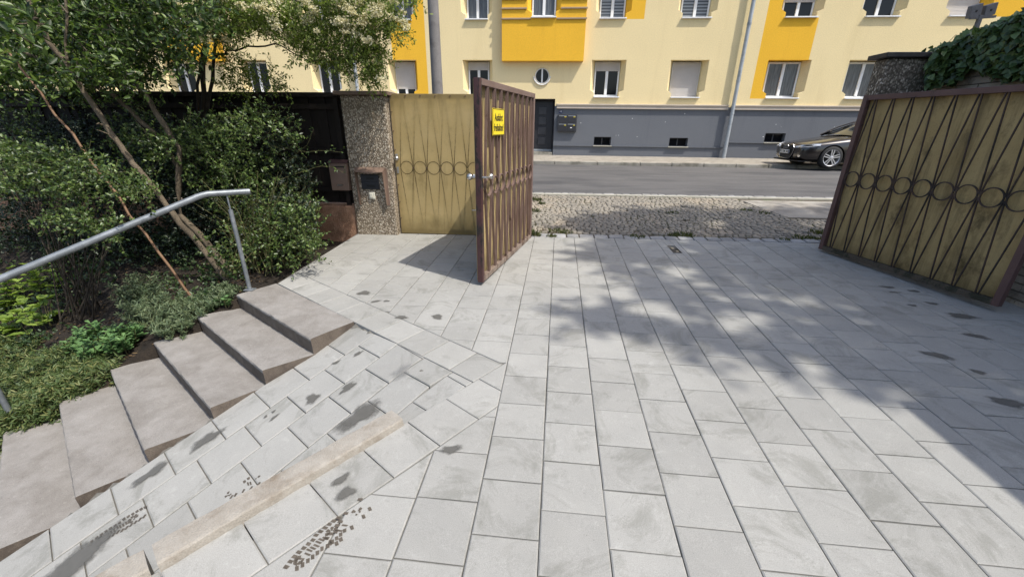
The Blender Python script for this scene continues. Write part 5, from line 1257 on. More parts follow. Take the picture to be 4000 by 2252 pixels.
def region(poly, y0, y1, n, seed, thresh=-2., sc=K, edge=1.):
    """points filling a volume whose outline is surveyed in the photo and whose depth runs y0..y1"""
    poly = [(a*sc, b_*sc) for a, b_ in poly]; xs_ = [p[0] for p in poly]; ys_ = [p[1] for p in poly]; rr = random.Random(seed); out = []; tries = 0
    while len(out) < n and tries < n*60:
        tries += 1; x, y = rr.uniform(min(xs_), max(xs_)), rr.uniform(min(ys_), max(ys_))
        if not inpoly(x, y, poly): continue
        P = atY(x, y, rr.uniform(y0, y1))
        if gap(P, 2.4, seed) < thresh+rr.gauss(0, .25): continue
        out.append(P)
    return np.array(out)
def twigs(starts, L, nl, leafL, leafW, seed, droop=.25, up=.25, outw=None, center=None, thick=.0022, spread=.9, jl=.3):
    """leafy sprays from each start; returns leaf arrays and twig tubes"""
    rr = np.random.default_rng(seed); n = len(starts); d = rr.normal(size=(n, 3)); 
    if center is not None: d += unit(starts-center)*1.6
    if outw is not None: d += np.asarray(outw, float)
    d[:, 2] += up; d = unit(d); B = []; D = []; N = []; LL = []; mb = MB()
    for i in range(n):
        l_ = L*rr.uniform(.6, 1.35); p = starts[i].copy(); dd = d[i].copy(); seg = 5; pts = [p.copy()]
        for s in range(seg):
            dd = unit(dd+rr.normal(0, .12, 3)+np.array([0, 0, -droop/seg])); p = p+dd*l_/seg; pts.append(p.copy())
        pts = np.array(pts); 
        if thick: mb.tube([pts[0], pts[2], pts[5]], [thick, thick*.8, thick*.4], 3, cap=False)
        m_ = max(2, int(nl*rr.uniform(.7, 1.3))); t = (np.arange(m_)+rr.random(m_)*.6)/m_*seg; i0 = np.clip(t.astype(int), 0, seg-1); f = (t-i0)[:, None]
        base = pts[i0]*(1-f)+pts[i0+1]*f; ax = unit(pts[i0+1]-pts[i0]); rad = unit(np.cross(ax, rr.normal(size=(m_, 3)))); 
        B.append(base); D.append(unit(ax*.55+rad*spread+np.array([0, 0, .08]))); N.append(rr.normal(0, .55, (m_, 3))+np.array([.25, -.35, .75])); LL.append(leafL*rr.uniform(1-jl, 1+jl, m_))
    B = np.concatenate(B); D = np.concatenate(D); N = np.concatenate(N); LL = np.concatenate(LL)
    return B, D, N, LL, LL*leafW/leafL, mb
def plant(name, label, cat, group=None): return thing(name, label, cat, group)
def bedAt(px, py):
    d = ray(px, py); t = .5
    while t < 14:
        P = OO+d*t
        if P[2] < bedg(P[0], P[1]): return P
        t += .01
    return P
def branch(pts, y0, y1, r0, r1, sc=1/1.908, oy=0, n=9, wob=.01):
    m_ = len(pts); out = []; rs = []
    for i, (x, y) in enumerate(pts):
        t = i/(m_-1); out.append(atY(x*sc, y*sc+oy, y0+(y1-y0)*t)); rs.append(r0+(r1-r0)*t)
    # refine with slight crookedness
    o2 = []; r2 = []
    for i in range(m_-1):
        for k_ in range(3):
            f = k_/3; o2.append(out[i]*(1-f)+out[i+1]*f+(R.normal(0, wob, 3) if (i or k_) else 0)); r2.append((rs[i]*(1-f)+rs[i+1]*f)*rng.uniform(.92, 1.1))
    o2.append(out[-1]); r2.append(rs[-1]); return o2, r2

# flowering firethorn in front of the fence, arching over it
ft = plant('firethorn_tree', 'small-leaved shrub with cream blossom arching over the fence towards the lamp post', 'shrub')
tk = MB()
for pts, r0, r1, d0, d1 in (([(1525, 1000), (1520, 700), (1505, 400), (1560, 200), (1610, 0), (1640, -160)], .034, .012, 5.75, 5.6), ([(1540, 980), (1570, 680), (1600, 420), (1612, 100), (1560, -120)], .026, .010, 5.75, 5.7), ([(1480, 960), (1470, 640), (1520, 380), (1420, 260), (1380, 150)], .02, .006, 5.7, 5.5),
    ([(1605, 430), (1700, 385), (1850, 352), (2050, 330), (2200, 395), (2330, 470)], .014, .004, 5.7, 5.3), ([(1600, 240), (1700, 190), (1900, 60), (2100, -60)], .014, .005, 5.7, 5.4), ([(2000, -40), (2300, 30), (2600, 60), (2900, 90), (3000, 160)], .012, .003, 5.6, 5.2), ([(2500, -60), (2650, 120), (2720, 330), (2700, 560)], .006, .002, 5.4, 5.3), ([(1390, 330), (1440, 440), (1500, 480)], .012, .006, 5.6, 5.7), ([(2300, 100), (2430, 260), (2560, 420)], .006, .002, 5.4, 5.3)):
    o2, r2 = branch(pts, d0, d1, r0, r1); tk.tube(o2, r2, 8)
tk.build('trunk', 'bark_dark', ft, smooth=60)
polyA = [(860, 0), (1000, 0), (1020, 70), (955, 60), (950, 100), (965, 170), (930, 215), (905, 190), (895, 150), (880, 195), (850, 180), (800, 160), (745, 140), (715, 105), (690, 80), (600, 60), (560, 30), (560, 0)]
pA = region(polyA, 4.9, 5.9, 1500, 3, -1.0)
pA2 = region([(540, 0), (700, 0), (720, 80), (640, 60), (600, 110), (540, 100), (480, 110), (470, 40)], 4.9, 5.9, 520, 4, -.9)
pA3 = region([(480, -60), (1060, -60), (1050, 0), (480, 0)], 4.6, 6.2, 700, 5, -.8)
pA4 = np.concatenate([region([(930, 60), (960, 120), (955, 225), (935, 215), (905, 120)], 5.2, 5.4, 90, 6), region([(990, 20), (1018, 95), (990, 105), (950, 40)], 5.2, 5.4, 60, 7), region([(700, 150), (720, 235), (690, 235), (670, 190)], 5.3, 5.8, 40, 8), region([(560, 100), (680, 160), (640, 235), (560, 235)], 5.4, 5.8, 150, 9, -.4)])
B, D, N, L_, W_, mb = twigs(np.concatenate([pA, pA2, pA3, pA4]), .19, 11, .042, .017, 21, .35, .1, thick=.0016)
leaves('crown', B, D, N, L_, W_, 'leaf_thorn', ft, LEAF_SPATULA)
mb.build('twigs', 'bark_dark', ft)
# blossom: flat heads of many tiny flowers
FB = []; 
fl_px = [(1270, 160), (1250, 175), (1340, 40), (1310, 20), (1430, 110), (1400, 130), (1500, 170), (1470, 140), (1500, 270), (1530, 300), (1580, 270), (1380, 270), (1450, 30), (1480, 20), (1405, 470), (1160, 105), (745, 480), (985, 430), (2040, 150), (1960, 60), (2060, 200), (1900, 40), (2330, 60), (2280, 20)]
fl_px2 = [(150, 100), (135, 60), (20, 165), (250, 300), (525, 95), (480, 150), (520, 160), (540, 170), (60, 10), (130, 195), (40, 60), (300, 60), (350, 30), (200, 20), (330, 110), (90, 240), (360, 590), (170, 250), (250, 160), (545, 215), (430, 120)]
heads = [atY(x/1.908, y/1.908, rng.uniform(4.70, 4.9)) for x, y in fl_px]+[atY(1300+x/1.908, y/1.908, rng.uniform(4.8, 5.0)) for x, y in fl_px2]
for i in range(60): heads.append(atY(rng.uniform(760, 1540), rng.uniform(-120, 170), rng.uniform(4.75, 5.3)))
for Pc in heads:
    rr_ = rng.uniform(.028, .072); m_ = int(40*rr_/.04); q = R.normal(size=(m_, 3))*np.array([1, .7, .55])*rr_*.6; FB.append(Pc+q)
FB = np.concatenate(FB); nfl = len(FB)
leaves('blossom', np.repeat(FB, 3, 0), R.normal(size=(nfl*3, 3))+np.array([0, -.2, .3]), R.normal(0, .5, (nfl*3, 3))+np.array([.2, -.8, .8]), .016, .015, 'flower', ft)

# tall broad-leaved shrub at the upper left with long leaning trunks
el_ = plant('leaning_tree', 'tree with long bare grey trunks leaning left through the dark planting bed', 'tree')
tk = MB()
c4 = [(1690, 745), (1480, 480), (1290, 260), (1120, 30)]
t1 = [(x, 1336+y) for x, y in c4]+[(1000, 1220), (900, 1090), (760, 880), (620, 680), (500, 480), (400, 350), (300, 210), (250, 90), (170, -60), (60, -260)]
for pts, r0, r1, d0, d1 in ((t1, .031, .017, 4.15, 4.0), ([(1800, 2106), (1560, 1836), (1340, 1596), (1330, 1100), (1170, 850), (1090, 720), (960, 560), (880, 440), (820, 250), (800, 0), (820, -200)], .034, .016, 4.4, 4.9), ([(1330, 1250), (1200, 1040), (1050, 900), (850, 720), (700, 640), (560, 560), (440, 480), (250, 420), (0, 330)], .026, .012, 4.7, 4.3),
    ([(500, 480), (495, 380), (497, 200), (492, 0), (500, -200)], .012, .009, 4.0, 4.1), ([(510, 100), (440, 40), (400, -60)], .006, .004, 4.0, 4.0), ([(330, 180), (180, 178), (0, 172)], .006, .003, 4.0, 3.8), ([(230, 320), (100, 240), (0, 160)], .006, .003, 4.0, 3.7), ([(760, 930), (720, 925)], .010, .004, 4.0, 3.9), ([(860, 1060), (800, 1000), (720, 968)], .008, .003, 4.0, 3.9), ([(1120, 1080), (1090, 980), (1010, 900)], .010, .004, 4.6, 4.6), ([(650, 380), (520, 260), (380, 190)], .005, .003, 4.2, 4.2)):
    o2, r2 = branch(pts, d0, d1, r0, r1, wob=.006); tk.tube(o2, r2, 10)
tk.build('trunk', 'bark', el_, smooth=60)
pB = region([(-60, -60), (520, -60), (560, 60), (470, 110), (540, 150), (480, 170), (420, 175), (390, 215), (330, 230), (300, 205), (240, 225), (60, 230), (-60, 230)], 4.1, 5.7, 2000, 31, -.72)
pB2 = region([(-60, -60), (120, -60), (90, 60), (120, 110), (40, 160), (-60, 200)], 3.2, 3.9, 45, 32)
pB3 = region([(150, 130), (330, 130), (330, 205), (150, 215)], 3.9, 4.3, 60, 33); pB4 = np.array([atY(x/1.908, y/1.908, 3.7) for x, y in [(30, 80), (200, 60), (230, 90), (70, 330), (180, 260), (130, 370), (370, 490), (430, 530), (400, 560), (280, 620), (60, 500), (100, 480), (20, 440)]])
B, D, N, L_, W_, mb = twigs(np.concatenate([pB, pB3]), .24, 11, .055, .026, 41, .3, .15, thick=.002)
leaves('crown', B, D, N, L_, W_, 'leaf_big', el_)
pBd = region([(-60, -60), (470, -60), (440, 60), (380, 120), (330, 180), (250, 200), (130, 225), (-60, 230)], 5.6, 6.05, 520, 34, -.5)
B2, D2, N2, L2_, W2_, mb2 = twigs(pBd, .24, 11, .06, .03, 46, .3, .15, thick=.002); leaves('inner_crown', B2, D2, N2, L2_, W2_, 'leaf_shade', el_)  # dark layer behind the crown, shade painted into its leaves
mb.build('twigs', 'bark_dark', el_)
rr = np.random.default_rng(44); up_ = np.concatenate([np.array(c_)+unit(rr.normal(size=(n_, 3)))*(rr.random((n_, 1))**.5)*np.array(r_) for c_, r_, n_ in (((-5.0, 5.6, 3.9), (1.5, .5, .7), 380), ((-7.4, 5.2, 4.0), (1.6, .8, .9), 380))])  # foliage added above the view to shade the fence
B, D, N, L_, W_, mb = twigs(up_, .30, 11, .06, .028, 45, .3, .1, thick=.002); leaves('upper_crown', B, D, N, L_, W_, 'leaf_big', el_); mb.build('twigs', 'bark_dark', el_)
B, D, N, L_, W_, mb = twigs(np.concatenate([pB2, pB4]), .18, 7, .075, .036, 42, .2, .3, thick=.002); leaves('broad_leaves', B, D, N, L_, W_, 'leaf_big', el_); mb.build('twigs', 'twig', el_)

# rose bush at the corner
rs_ = plant('rose_bush', 'bushy rose with small glossy leaves at the corner of paving and fence', 'shrub')
polyD = [(430, 320), (480, 290), (560, 280), (650, 300), (740, 340), (780, 400), (795, 470), (770, 540), (800, 600), (760, 660), (700, 690), (650, 660), (600, 600), (560, 560), (500, 500), (440, 440)]
pD = np.concatenate([region(polyD, 4.45, 5.5, 1150, 51, -.45), region([(630, 500), (800, 500), (815, 590), (790, 650), (720, 690), (650, 660)], 4.1, 4.8, 260, 52), region([(480, 590), (640, 580), (650, 690), (590, 715), (520, 660)], 3.9, 4.5, 75, 53), region([(690, 250), (760, 330), (740, 370), (640, 320), (560, 290)], 4.9, 5.6, 90, 54)])
B, D, N, L_, W_, mb = twigs(pD, .17, 9, .036, .022, 61, .2, .3, thick=.0016); leaves('foliage', B, D, N, L_, W_, 'leaf_rose', rs_); mb.build('twigs', 'twig', rs_)
# long arching shoots to the right and canes from the root
cn = MB(); tips = []
for pts, d0, d1 in (([(2100, 1100), (2280, 1130), (2420, 1120), (2540, 1135)], 5.2, 5.0), ([(2050, 1350), (2250, 1280), (2400, 1240), (2480, 1245), (2560, 1290)], 5.0, 4.9), ([(2150, 1190), (2290, 1080), (2340, 960)], 5.2, 5.2), ([(2000, 1000), (2060, 850), (2120, 820)], 5.2, 5.3), ([(2200, 1700), (2350, 1900), (2440, 1960)], 4.5, 4.3), ([(2250, 1850), (2380, 1900), (2400, 1950)], 4.4, 4.2)):
    o2, r2 = branch(pts, d0, d1, .004, .0015, wob=.004); cn.tube(o2, r2, 5); tips += o2[2:]
root = np.array([-3.45, 4.55, .0])
for i in range(46):
    a = rng.uniform(0, 6.28); e = root+np.array([math.cos(a)*rng.uniform(.2, .8), math.sin(a)*rng.uniform(.1, .5), rng.uniform(.5, 1.2)]); mid = (root+e)/2+np.array([0, 0, .18]); rt = root+np.array([rng.uniform(-.3, .3), rng.uniform(-.25, .25), 0])
    cn.tube([rt, mid, e], [.006, .004, .002], 5)
cn.build('canes', 'twig', rs_, smooth=60)
B, D, N, L_, W_, mb = twigs(np.array(tips), .07, 4, .032, .018, 62, .1, .3, thick=.0012); leaves('shoot_leaves', B, D, N, L_, W_, 'leaf_rose', rs_)
# shrub at the left edge
lf = plant('leafy_shrub', 'low spreading leafy shrub at the left edge above the handrail', 'shrub')
pE = np.concatenate([region([(-40, 375), (60, 360), (150, 380), (240, 400), (300, 440), (360, 450), (400, 480), (330, 510), (240, 490), (160, 505), (80, 480), (-40, 500)], 3.3, 4.4, 620, 71, -1.1), region([(90, 540), (170, 500), (240, 560), (200, 580), (110, 570)], 3.2, 3.7, 60, 72), region([(200, 520), (290, 540), (320, 600), (260, 620), (220, 580)], 3.1, 3.6, 60, 73), region([(250, 330), (420, 330), (430, 450), (330, 440)], 4.2, 4.8, 120, 74, -.6), region([(0, 250), (420, 250), (420, 420), (0, 400)], 4.6, 5.7, 260, 75, -.3)])
B, D, N, L_, W_, mb = twigs(pE, .15, 9, .033, .021, 76, .2, .25, thick=.0016); leaves('foliage', B, D, N, L_, W_, 'leaf_rose', lf); mb.build('twigs', 'twig', lf)
mb = MB(); rt = np.array([-5.3, 3.9, bedg(-5.3, 3.9)])
for i in range(24):
    e = pE[rng.randrange(len(pE))]; mb.tube([rt+R.normal(0, .12, 3)*np.array([1, 1, .1]), (rt+e)/2+np.array([0, 0, .12]), e], [.008, .005, .002], 5)
mb.build('stems', 'bark_dark', lf, smooth=60)
# the bush is dense inside and right down to the low wall
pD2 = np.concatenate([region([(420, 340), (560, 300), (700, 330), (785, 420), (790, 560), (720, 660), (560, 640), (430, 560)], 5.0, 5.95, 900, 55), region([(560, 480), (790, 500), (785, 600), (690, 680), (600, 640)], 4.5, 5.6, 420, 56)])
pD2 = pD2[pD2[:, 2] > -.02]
B, D, N, L_, W_, mb = twigs(pD2, .17, 10, .042, .027, 63, .2, .3, thick=.0016); leaves('inner_foliage', B, D, N, L_, W_, 'leaf_shade', rs_); mb.build('twigs', 'twig', rs_)  # inner leaves carry the shade of the bush in their colour
# bed filler: leafy undergrowth, its deep shade put into the leaf colour
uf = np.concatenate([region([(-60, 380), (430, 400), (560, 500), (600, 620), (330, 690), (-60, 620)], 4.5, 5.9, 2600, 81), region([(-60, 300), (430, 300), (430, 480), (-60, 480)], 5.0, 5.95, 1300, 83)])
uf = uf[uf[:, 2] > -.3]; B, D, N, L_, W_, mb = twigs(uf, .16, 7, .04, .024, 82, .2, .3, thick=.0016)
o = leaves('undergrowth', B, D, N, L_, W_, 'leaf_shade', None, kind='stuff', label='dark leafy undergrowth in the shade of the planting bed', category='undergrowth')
rr = random.Random(8); lowp = []
while len(lowp) < 520:
    x, y = rr.uniform(60, 620)*K, rr.uniform(570, 790)*K; P = bedAt(x, y)
    if P[1] > 2.4 and keepbed(P[0], P[1]) and stairz(P[0], P[1]) < 1.6 and gap(P, 2.2, 4.) > -.3: lowp.append(np.array([P[0], P[1], bedg(P[0], P[1])+rr.uniform(0, .05)]))
while len(lowp) < 1250:                               # the bed goes on to the left of the picture
    x, y = rr.uniform(-9.5, -5.2), rr.uniform(.6, 5.9)
    if stairz(x, y) < 3.2: lowp.append(np.array([x, y, bedg(x, y)+rr.uniform(0, .18)]))
B, D, N, L_, W_, mb = twigs(np.array(lowp), .12, 7, .04, .026, 84, .1, .9, thick=.0016)
leaves('low_undergrowth', B, D, N, L_, W_, 'leaf_low', None, kind='stuff', label='low green leaves creeping over the soil behind the handrail', category='undergrowth')
# brown cane leaning against the rail
cb = bedAt(776, 1192); ct = atY(20, 180, cb[1]+.25); mid = [cb+(ct-cb)*t+R.normal(0, .006, 3) for t in np.linspace(0, 1, 14)]
cane = MB().tube(mid, [.0125-.003*t+(.0012 if i % 3 == 0 else 0) for i, t in enumerate(np.linspace(0, 1, 14))], 8).build('garden_cane', 'cane', label='thin brown garden cane leaning across the bed behind the handrail', category='garden cane', smooth=60)
MB().tube([mid[5]+np.array([-.02, -.012, -.004]), mid[5]+np.array([.02, -.012, .004])], .003, 5).build('tie', 'cane', cane)
# rosemary clumps
def spikes(name, label, spots, hgt, nsh, lsize, mat, seed, tilt=.5, parent=None, wid=.1):
    """upright shoots set with narrow leaves"""
    rr = np.random.default_rng(seed); pl = plant(name, label, 'plant'); B = []; D = []; N = []; LL = []; st = MB()
    for (P, rad) in spots:
        for k in range(nsh):
            a = rr.uniform(0, 6.28); r = rad*math.sqrt(rr.random()); b0 = np.array([P[0]+r*math.cos(a), P[1]+r*math.sin(a), 0]); b0[2] = bedg(b0[0], b0[1])
            d = unit(np.array([math.cos(a)*tilt*r/rad, math.sin(a)*tilt*r/rad, 1.])+rr.normal(0, .18, 3)); l_ = hgt*rr.uniform(.6, 1.2); pts = [b0, b0+d*l_*.5, b0+d*l_+np.array([0, 0, -.06*l_])]
            st.tube(pts, [.002, .0016, .0008], 3, cap=False); m_ = int(l_/lsize*9); t = rr.uniform(.15, 1, m_)[:, None]; base = b0+d*l_*t; rad_ = unit(np.cross(d, rr.normal(size=(m_, 3))))
            B.append(base); D.append(unit(d*.7+rad_)); N.append(rr.normal(0, .4, (m_, 3))+np.array([.1, -.3, .8])); LL.append(lsize*rr.uniform(.7, 1.25, m_))
    B = np.concatenate(B); D = np.concatenate(D); N = np.concatenate(N); LL = np.concatenate(LL)
    leaves('foliage', B, D, N, LL, LL*wid*2, mat, pl, LEAF_LONG, .1, .1); st.build('stems', 'twig', pl, kind='stuff'); return pl
spikes('rosemary', 'grey-green rosemary clump beside the foot of the brown cane', [(bedAt(590, 1235), .13), (bedAt(560, 1175), .10), (bedAt(660, 1260), .10)], .26, 46, .042, 'leaf_rosemary', 91, .5, wid=.09)
spikes('rosemary', 'flat spreading rosemary clump beside the upper steps', [(bedAt(740, 1250), .14), (bedAt(830, 1200), .12), (bedAt(690, 1290), .1), (bedAt(870, 1170), .08)], .15, 52, .038, 'leaf_rosemary', 92, .9, wid=.1)
gc = [(bedAt(x*K, y*K), .15) for x, y in ((40, 900), (110, 930), (180, 950), (60, 990), (130, 1010), (30, 1050), (70, 1085), (215, 935), (250, 905), (20, 950), (160, 905), (110, 1050), (-40, 1000), (-30, 1080), (240, 970), (190, 990), (275, 890), (150, 970), (90, 1075), (10, 1100), (300, 870), (60, 1110), (130, 930), (0, 880))]
spikes('ground_cover', 'low mat of narrow-leaved green ground cover spilling over the lower steps', gc, .13, 58, .046, 'leaf_phlox', 93, 1.1, wid=.1)
def rosettes(name, label, spots, hgt, nst, leafL, leafW, mat, seed, shape=LEAF_OVAL, tier=5):
    rr = np.random.default_rng(seed); pl = plant(name, label, 'plant'); B = []; D = []; N = []; LL = []; st = MB()
    for (P, rad) in spots:
        for k in range(nst):
            a = rr.uniform(0, 6.28); r = rad*math.sqrt(rr.random()); b0 = np.array([P[0]+r*math.cos(a), P[1]+r*math.sin(a), 0]); b0[2] = bedg(b0[0], b0[1]); l_ = hgt*rr.uniform(.65, 1.1)
            tp_ = b0+np.array([math.cos(a)*r*.5, math.sin(a)*r*.5, l_]); st.tube([b0, (b0+tp_)/2, tp_], [.004, .003, .002], 4, cap=False)
            for t in np.linspace(.35, 1, tier):
                for j in range(4):
                    an = rr.uniform(0, 6.28); B.append(b0+(tp_-b0)*t); D.append([math.cos(an), math.sin(an), .35+.4*t*rr.random()]); N.append([-.3*math.cos(an), -.3*math.sin(an), 1]); LL.append(leafL*rr.uniform(.7, 1.2)*(1.1-.35*t))
    LL = np.array(LL); leaves('foliage', B, D, N, LL, LL*leafW/leafL, mat, pl, shape); st.build('stems', 'twig', pl, kind='stuff'); return pl
rosettes('stonecrop', 'rounded clump of fleshy green stonecrop beside the middle steps', [(bedAt(430, 1395), .16), (bedAt(350, 1370), .10), (bedAt(500, 1370), .10)], .21, 22, .078, .044, 'leaf_sedum', 95, LEAF_SPATULA)
rosettes('lime_plant', 'bright lime-green broad-leaved plant at the left edge of the bed', [(bedAt(60, 1300), .14), (bedAt(170, 1290), .12), (bedAt(20, 1230), .1)], .30, 8, .15, .095, 'leaf_lime', 96, LEAF_OVAL, 2)
rosettes('lime_plant', 'taller shaded leafy sprig behind the lime-green plant', [(bedAt(110, 1180), .14), (bedAt(210, 1150), .10)], .42, 6, .11, .068, 'leaf_lime', 97, LEAF_OVAL, 4)
rosettes('weed_clump', 'pale round-leaved weed at the left end of the top step', [(bedAt(880, 1195), .06), (bedAt(840, 1210), .05)], .08, 9, .045, .04, 'leaf_sedum', 98, LEAF_OVAL, 2)
# litter on the soil
nl_ = 4200; lx = R.uniform(-6.5, -2.88, nl_); ly = R.uniform(1.6, 5.8, nl_); kp = [i for i in range(nl_) if keepbed(lx[i], ly[i]) and keepbed(lx[i]+.3, ly[i]-.25)]; lx, ly = lx[kp], ly[kp]; lz = np.array([bedg(a, b_)+.006 for a, b_ in zip(lx, ly)]); nl_ = len(lx); an = R.uniform(0, 6.28, nl_)
leaves('leaf_litter', np.stack([lx, ly, lz], 1), np.stack([np.cos(an), np.sin(an), R.normal(.05, .2, nl_)], 1), R.normal(0, .35, (nl_, 3))+np.array([0, 0, 1]), R.uniform(.02, .055, nl_), R.uniform(.008, .022, nl_), 'litter', None, kind='stuff', label='dry brown leaf litter scattered over the dark soil', category='leaf litter')
# few stray leaves and crumbs on steps
for (x, y, z_) in ((440, 1565, -.38), (455, 1586, -.38)):
    pass

# weeds in the street paving
def tuft(P, rad, hgt, nb, seed, label):
    rr = np.random.default_rng(seed); t = thing('weed_tuft', label, 'weed', 'weeds in the cobbled gateway'); a = rr.uniform(0, 6.28, nb); r = rad*np.sqrt(rr.random(nb)); x, y = P[0]+r*np.cos(a), P[1]+r*np.sin(a)*.7
    z = np.array([cobz(i, j)-.01 for i, j in zip(x, y)]); d = np.stack([np.cos(a)*.6*r/rad, np.sin(a)*.6*r/rad, np.ones(nb)], 1)+rr.normal(0, .3, (nb, 3))*np.array([1, 1, .2])
    leaves('blades', np.stack([x, y, z], 1), d, rr.normal(0, 1, (nb, 3)), hgt*rr.uniform(.5, 1.2, nb), .012*rr.uniform(.6, 1.4, nb), 'grass', t, LEAF_LONG, .1, .35); return t
cz_ = lambda x, y, s_, ox, oy: atZ(ox+x/s_, oy+y/s_, .16)
wd_ = [(60, 915, 4.025, 2060, .09, .13), (140, 930, 4.025, 2060, .07, .07), (470, 880, 4.025, 2060, .14, .09), (380, 940, 4.025, 2060, .07, .06), (610, 890, 4.025, 2060, .10, .06), (1720, 960, 4.025, 2060, .12, .06), (2430, 940, 4.025, 2060, .13, .09), (2300, 950, 4.025, 2060, .08, .06), (80, 900, 3.788, 2660, .10, .08), (1780, 940, 3.788, 2660, .13, .08), (2010, 880, 3.788, 2660, .12, .09), (2010, 960, 3.788, 2660, .10, .07), (1540, 965, 3.788, 2660, .08, .05)]
ORD = ('first', 'second', 'third', 'fourth', 'fifth', 'sixth', 'seventh', 'eighth', 'ninth', 'tenth', 'eleventh', 'twelfth', 'thirteenth')
kx = [ox+x/s_+(y*.001) for (x, y, s_, ox, _, _) in wd_]; rk = {i: sorted(kx).index(k_) for i, k_ in enumerate(kx)}
for i, (x, y, s_, ox, rad, hg) in enumerate(wd_): tuft(cz_(x, y, s_, ox, 680), rad, hg*.75, 70, 200+i, 'tuft of green weeds along the edge of the paving, %s from the open gate leaf' % ORD[rk[i]])
for i, (x, y, s_, ox, rad, hg) in enumerate([(130, 430, 4.025, 2060, .12, .10), (110, 560, 4.025, 2060, .10, .08), (230, 470, 4.025, 2060, .07, .06), (2290, 600, 4.025, 2060, .12, .04), (1200, 575, 3.788, 2660, .14, .04), (950, 540, 3.788, 2660, .12, .04)]):
    P = atZ(ox+x/s_, 680+y/s_, .23); tuft(P, rad, hg, 60, 230+i, ('leafy weed by the gate hinge, farthest from the paving', 'leafy weed by the gate hinge, nearest the paving', 'tiny weed just right of the two leafy weeds by the gate hinge', 'flat weed in the shaded cobbles in the middle of the gateway', 'flat weed in the cobbles at the corner of the concrete pavement', 'small flat weed left of the concrete pavement corner')[i])
# moss and fine grass in the joints
nj = 6500; jx, jy = R.uniform(-.4, 4.6, nj), R.uniform(6.28, 9.25, nj); kp = [i for i in range(nj) if not inslab(jx[i], jy[i]) and gap((jx[i], jy[i], .0), 1.9, 3.) > -.2+R.normal(0, .3)]; jx, jy = jx[kp], jy[kp]; jz = np.array([cobz(a, b_)-.012 for a, b_ in zip(jx, jy)]); nj = len(jx)
leaves('joint_grass', np.stack([jx, jy, jz], 1), R.normal(0, .6, (nj, 3))+np.array([0, 0, .7]), R.normal(size=(nj, 3)), R.uniform(.012, .035, nj), .009, 'grass', None, LEAF_LONG, .1, .3, kind='stuff', label='thin grass and moss growing in the joints of the cobbles', category='grass')

# ivy over the right wall
iv = plant('ivy', 'dark green ivy hanging over the top of the brick wall above the right gate leaf', 'ivy')
ivp = [(2600+x/1.84, y/1.84) for x, y in ((1880, 610), (1900, 450), (1960, 345), (2080, 280), (2160, 215), (2300, 190), (2400, 140), (2600, 70), (2800, 40), (2800, 560), (2576, 545), (2450, 565), (2350, 530), (2260, 500), (2200, 480), (2100, 560), (2040, 600), (2000, 570), (1940, 620))]
ptsI = []; rr = random.Random(5); xs_ = [p[0] for p in ivp]; ys_ = [p[1] for p in ivp]
while len(ptsI) < 2300:
    x, y = rr.uniform(min(xs_), max(xs_)), rr.uniform(min(ys_), max(ys_))
    if inpoly(x, y, ivp):
        P = atX(x, y, rr.uniform(4.50, 4.72))
        if P[1] < 5.62: ptsI.append(P)
        else:
            P = atY(x, y, rr.uniform(5.52, 5.63)); ptsI.append(P)
ptsI = np.array(ptsI); nI = len(ptsI)
LEAF_IVY = np.array([[0, 0], [.12, .50], [.55, .36], [1, 0], [.55, -.36], [.12, -.50]])
leaves('foliage', ptsI, R.normal(0, .5, (nI, 3))+np.array([-.35, -.3, -.75]), R.normal(0, .35, (nI, 3))+np.array([-1., -.35, .55]), R.uniform(.045, .085, nI), R.uniform(.045, .085, nI), 'leaf_ivy', iv, LEAF_IVY, .12, .15)
bk = R.uniform((4.62, 3.2, 2.32), (5.0, 6.2, 2.62), (2600, 3)); leaves('top_foliage', bk, R.normal(0, .6, (2600, 3)), R.normal(0, .4, (2600, 3))+np.array([-.2, -.2, 1]), R.uniform(.05, .09, 2600), R.uniform(.05, .085, 2600), 'leaf_ivy', iv, LEAF_IVY, .12, .15)
mb = MB()
for i in range(30):
    a = ptsI[rng.randrange(nI)]; mb.tube([a, a+np.array([.03, .05, .12]), a+np.array([.12, .1, .2])], .003, 4)
mb.build('stems', 'bark_dark', iv, kind='stuff')

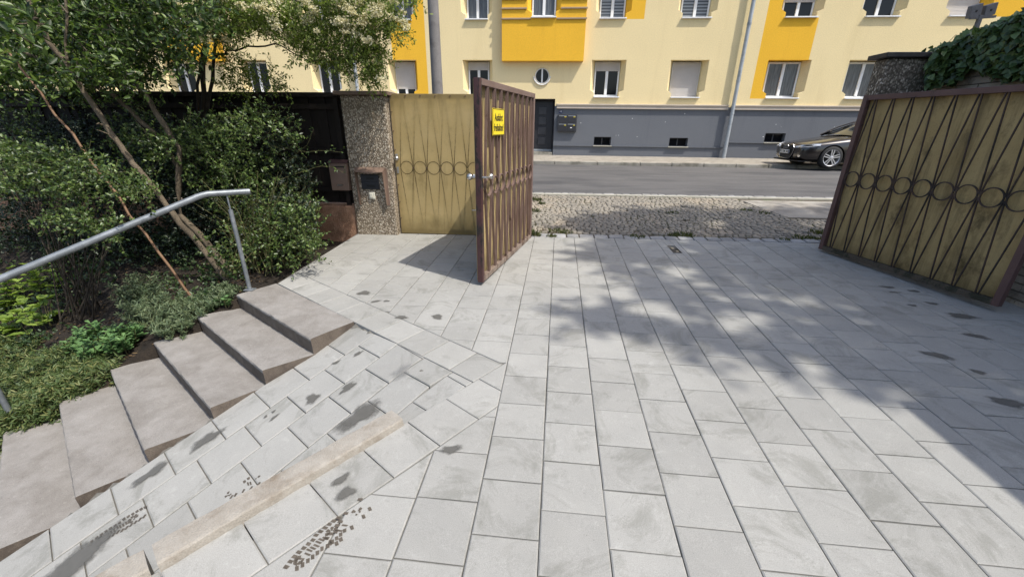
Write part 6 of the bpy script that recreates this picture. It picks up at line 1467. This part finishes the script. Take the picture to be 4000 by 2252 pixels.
# trees right of the yard, out of view, whose crowns shade the gateway
def over(gx_, gy_, z): k = z*math.cos(el)/math.sin(el); return np.array([gx_-math.sin(ta)*k, gy_-math.cos(ta)*k, z])     # crown point that shades ground point (gx, gy)
def shade_tree(label, base, outline, z0, z1, n_, seed, extra=()):
    """tall tree: trunk, limbs and a ragged crown above the picture, shaped to cast the given shade outline"""
    t = thing('shade_tree', label, 'tree'); b0 = np.array(base, float); rr = random.Random(seed); Ps = []
    xs_ = [p[0] for p in outline]; ys_ = [p[1] for p in outline]; tries = 0
    while len(Ps) < n_ and tries < n_*30:
        tries += 1; x, y = rr.uniform(min(xs_), max(xs_)), rr.uniform(min(ys_), max(ys_))
        if inpoly(x, y, outline) and gap((x*1.3, y*1.3, 0), 2.3, seed) > -.85+rr.gauss(0, .2): Ps.append(over(x, y, rr.uniform(z0, z1)))
    for (x, y, r_, m_) in extra:
        for k in range(m_): a = rr.uniform(0, 6.28); q = r_*math.sqrt(rr.random()); Ps.append(over(x+q*math.cos(a), y+q*math.sin(a)*.6, rr.uniform(z0, z0+.5)))
    Ps = np.array(Ps); c = Ps.mean(0); top = np.array([b0[0]*.6+c[0]*.4, b0[1]*.6+c[1]*.4, z0-1.5]); mb = MB(); mb.tube([b0, b0+np.array([.05, 0, 2.]), (b0+top)/2+np.array([0, .1, .3]), top], [.26, .21, .17, .11], 10)
    for k in range(14): e = Ps[rr.randrange(len(Ps))]; mb.tube([top-np.array([0, 0, .6]), (top+e)/2+np.array([0, 0, -.2]), e], [.07, .045, .012], 6)
    mb.build('trunk', 'bark', t, smooth=60); B, D, N, L_, W_, mb2 = twigs(Ps, .40, 9, .15, .10, seed+1, .2, .2, thick=.004); leaves('crown', B, D, N, L_, W_, 'leaf_tree', t); mb2.build('twigs', 'bark_dark', t); return t
shade_tree('tall leafy tree beyond the brick wall on the right of the yard', (11.2, -1.0, -.1), [(.75, 6.2), (.72, 4.9), (.9, 4.2), (1.1, 3.75), (1.75, 3.45), (2.15, 3.2), (2.4, 2.7), (2.6, 1.9), (4.2, 1.2), (7.5, 1.6), (7.8, 6.2)], 12.2, 14.4, 2300, 301,
    ((.50, 3.42, .22, 26), (.95, 3.28, .2, 20), (1.35, 3.12, .18, 16), (1.95, 2.95, .22, 18), (.66, 5.3, .18, 16), (2.2, 2.6, .2, 12)))
shade_tree('second tall leafy tree behind the brick wall nearer the street', (11.0, 2.6, 0), [(.75, 6.2), (7.8, 6.2), (7.8, 8.7), (5.2, 8.5), (3.4, 8.1), (1.9, 8.25), (1.2, 7.7), (.5, 7.35), (.1, 6.9), (.5, 6.5)], 12.4, 14.2, 1100, 311)
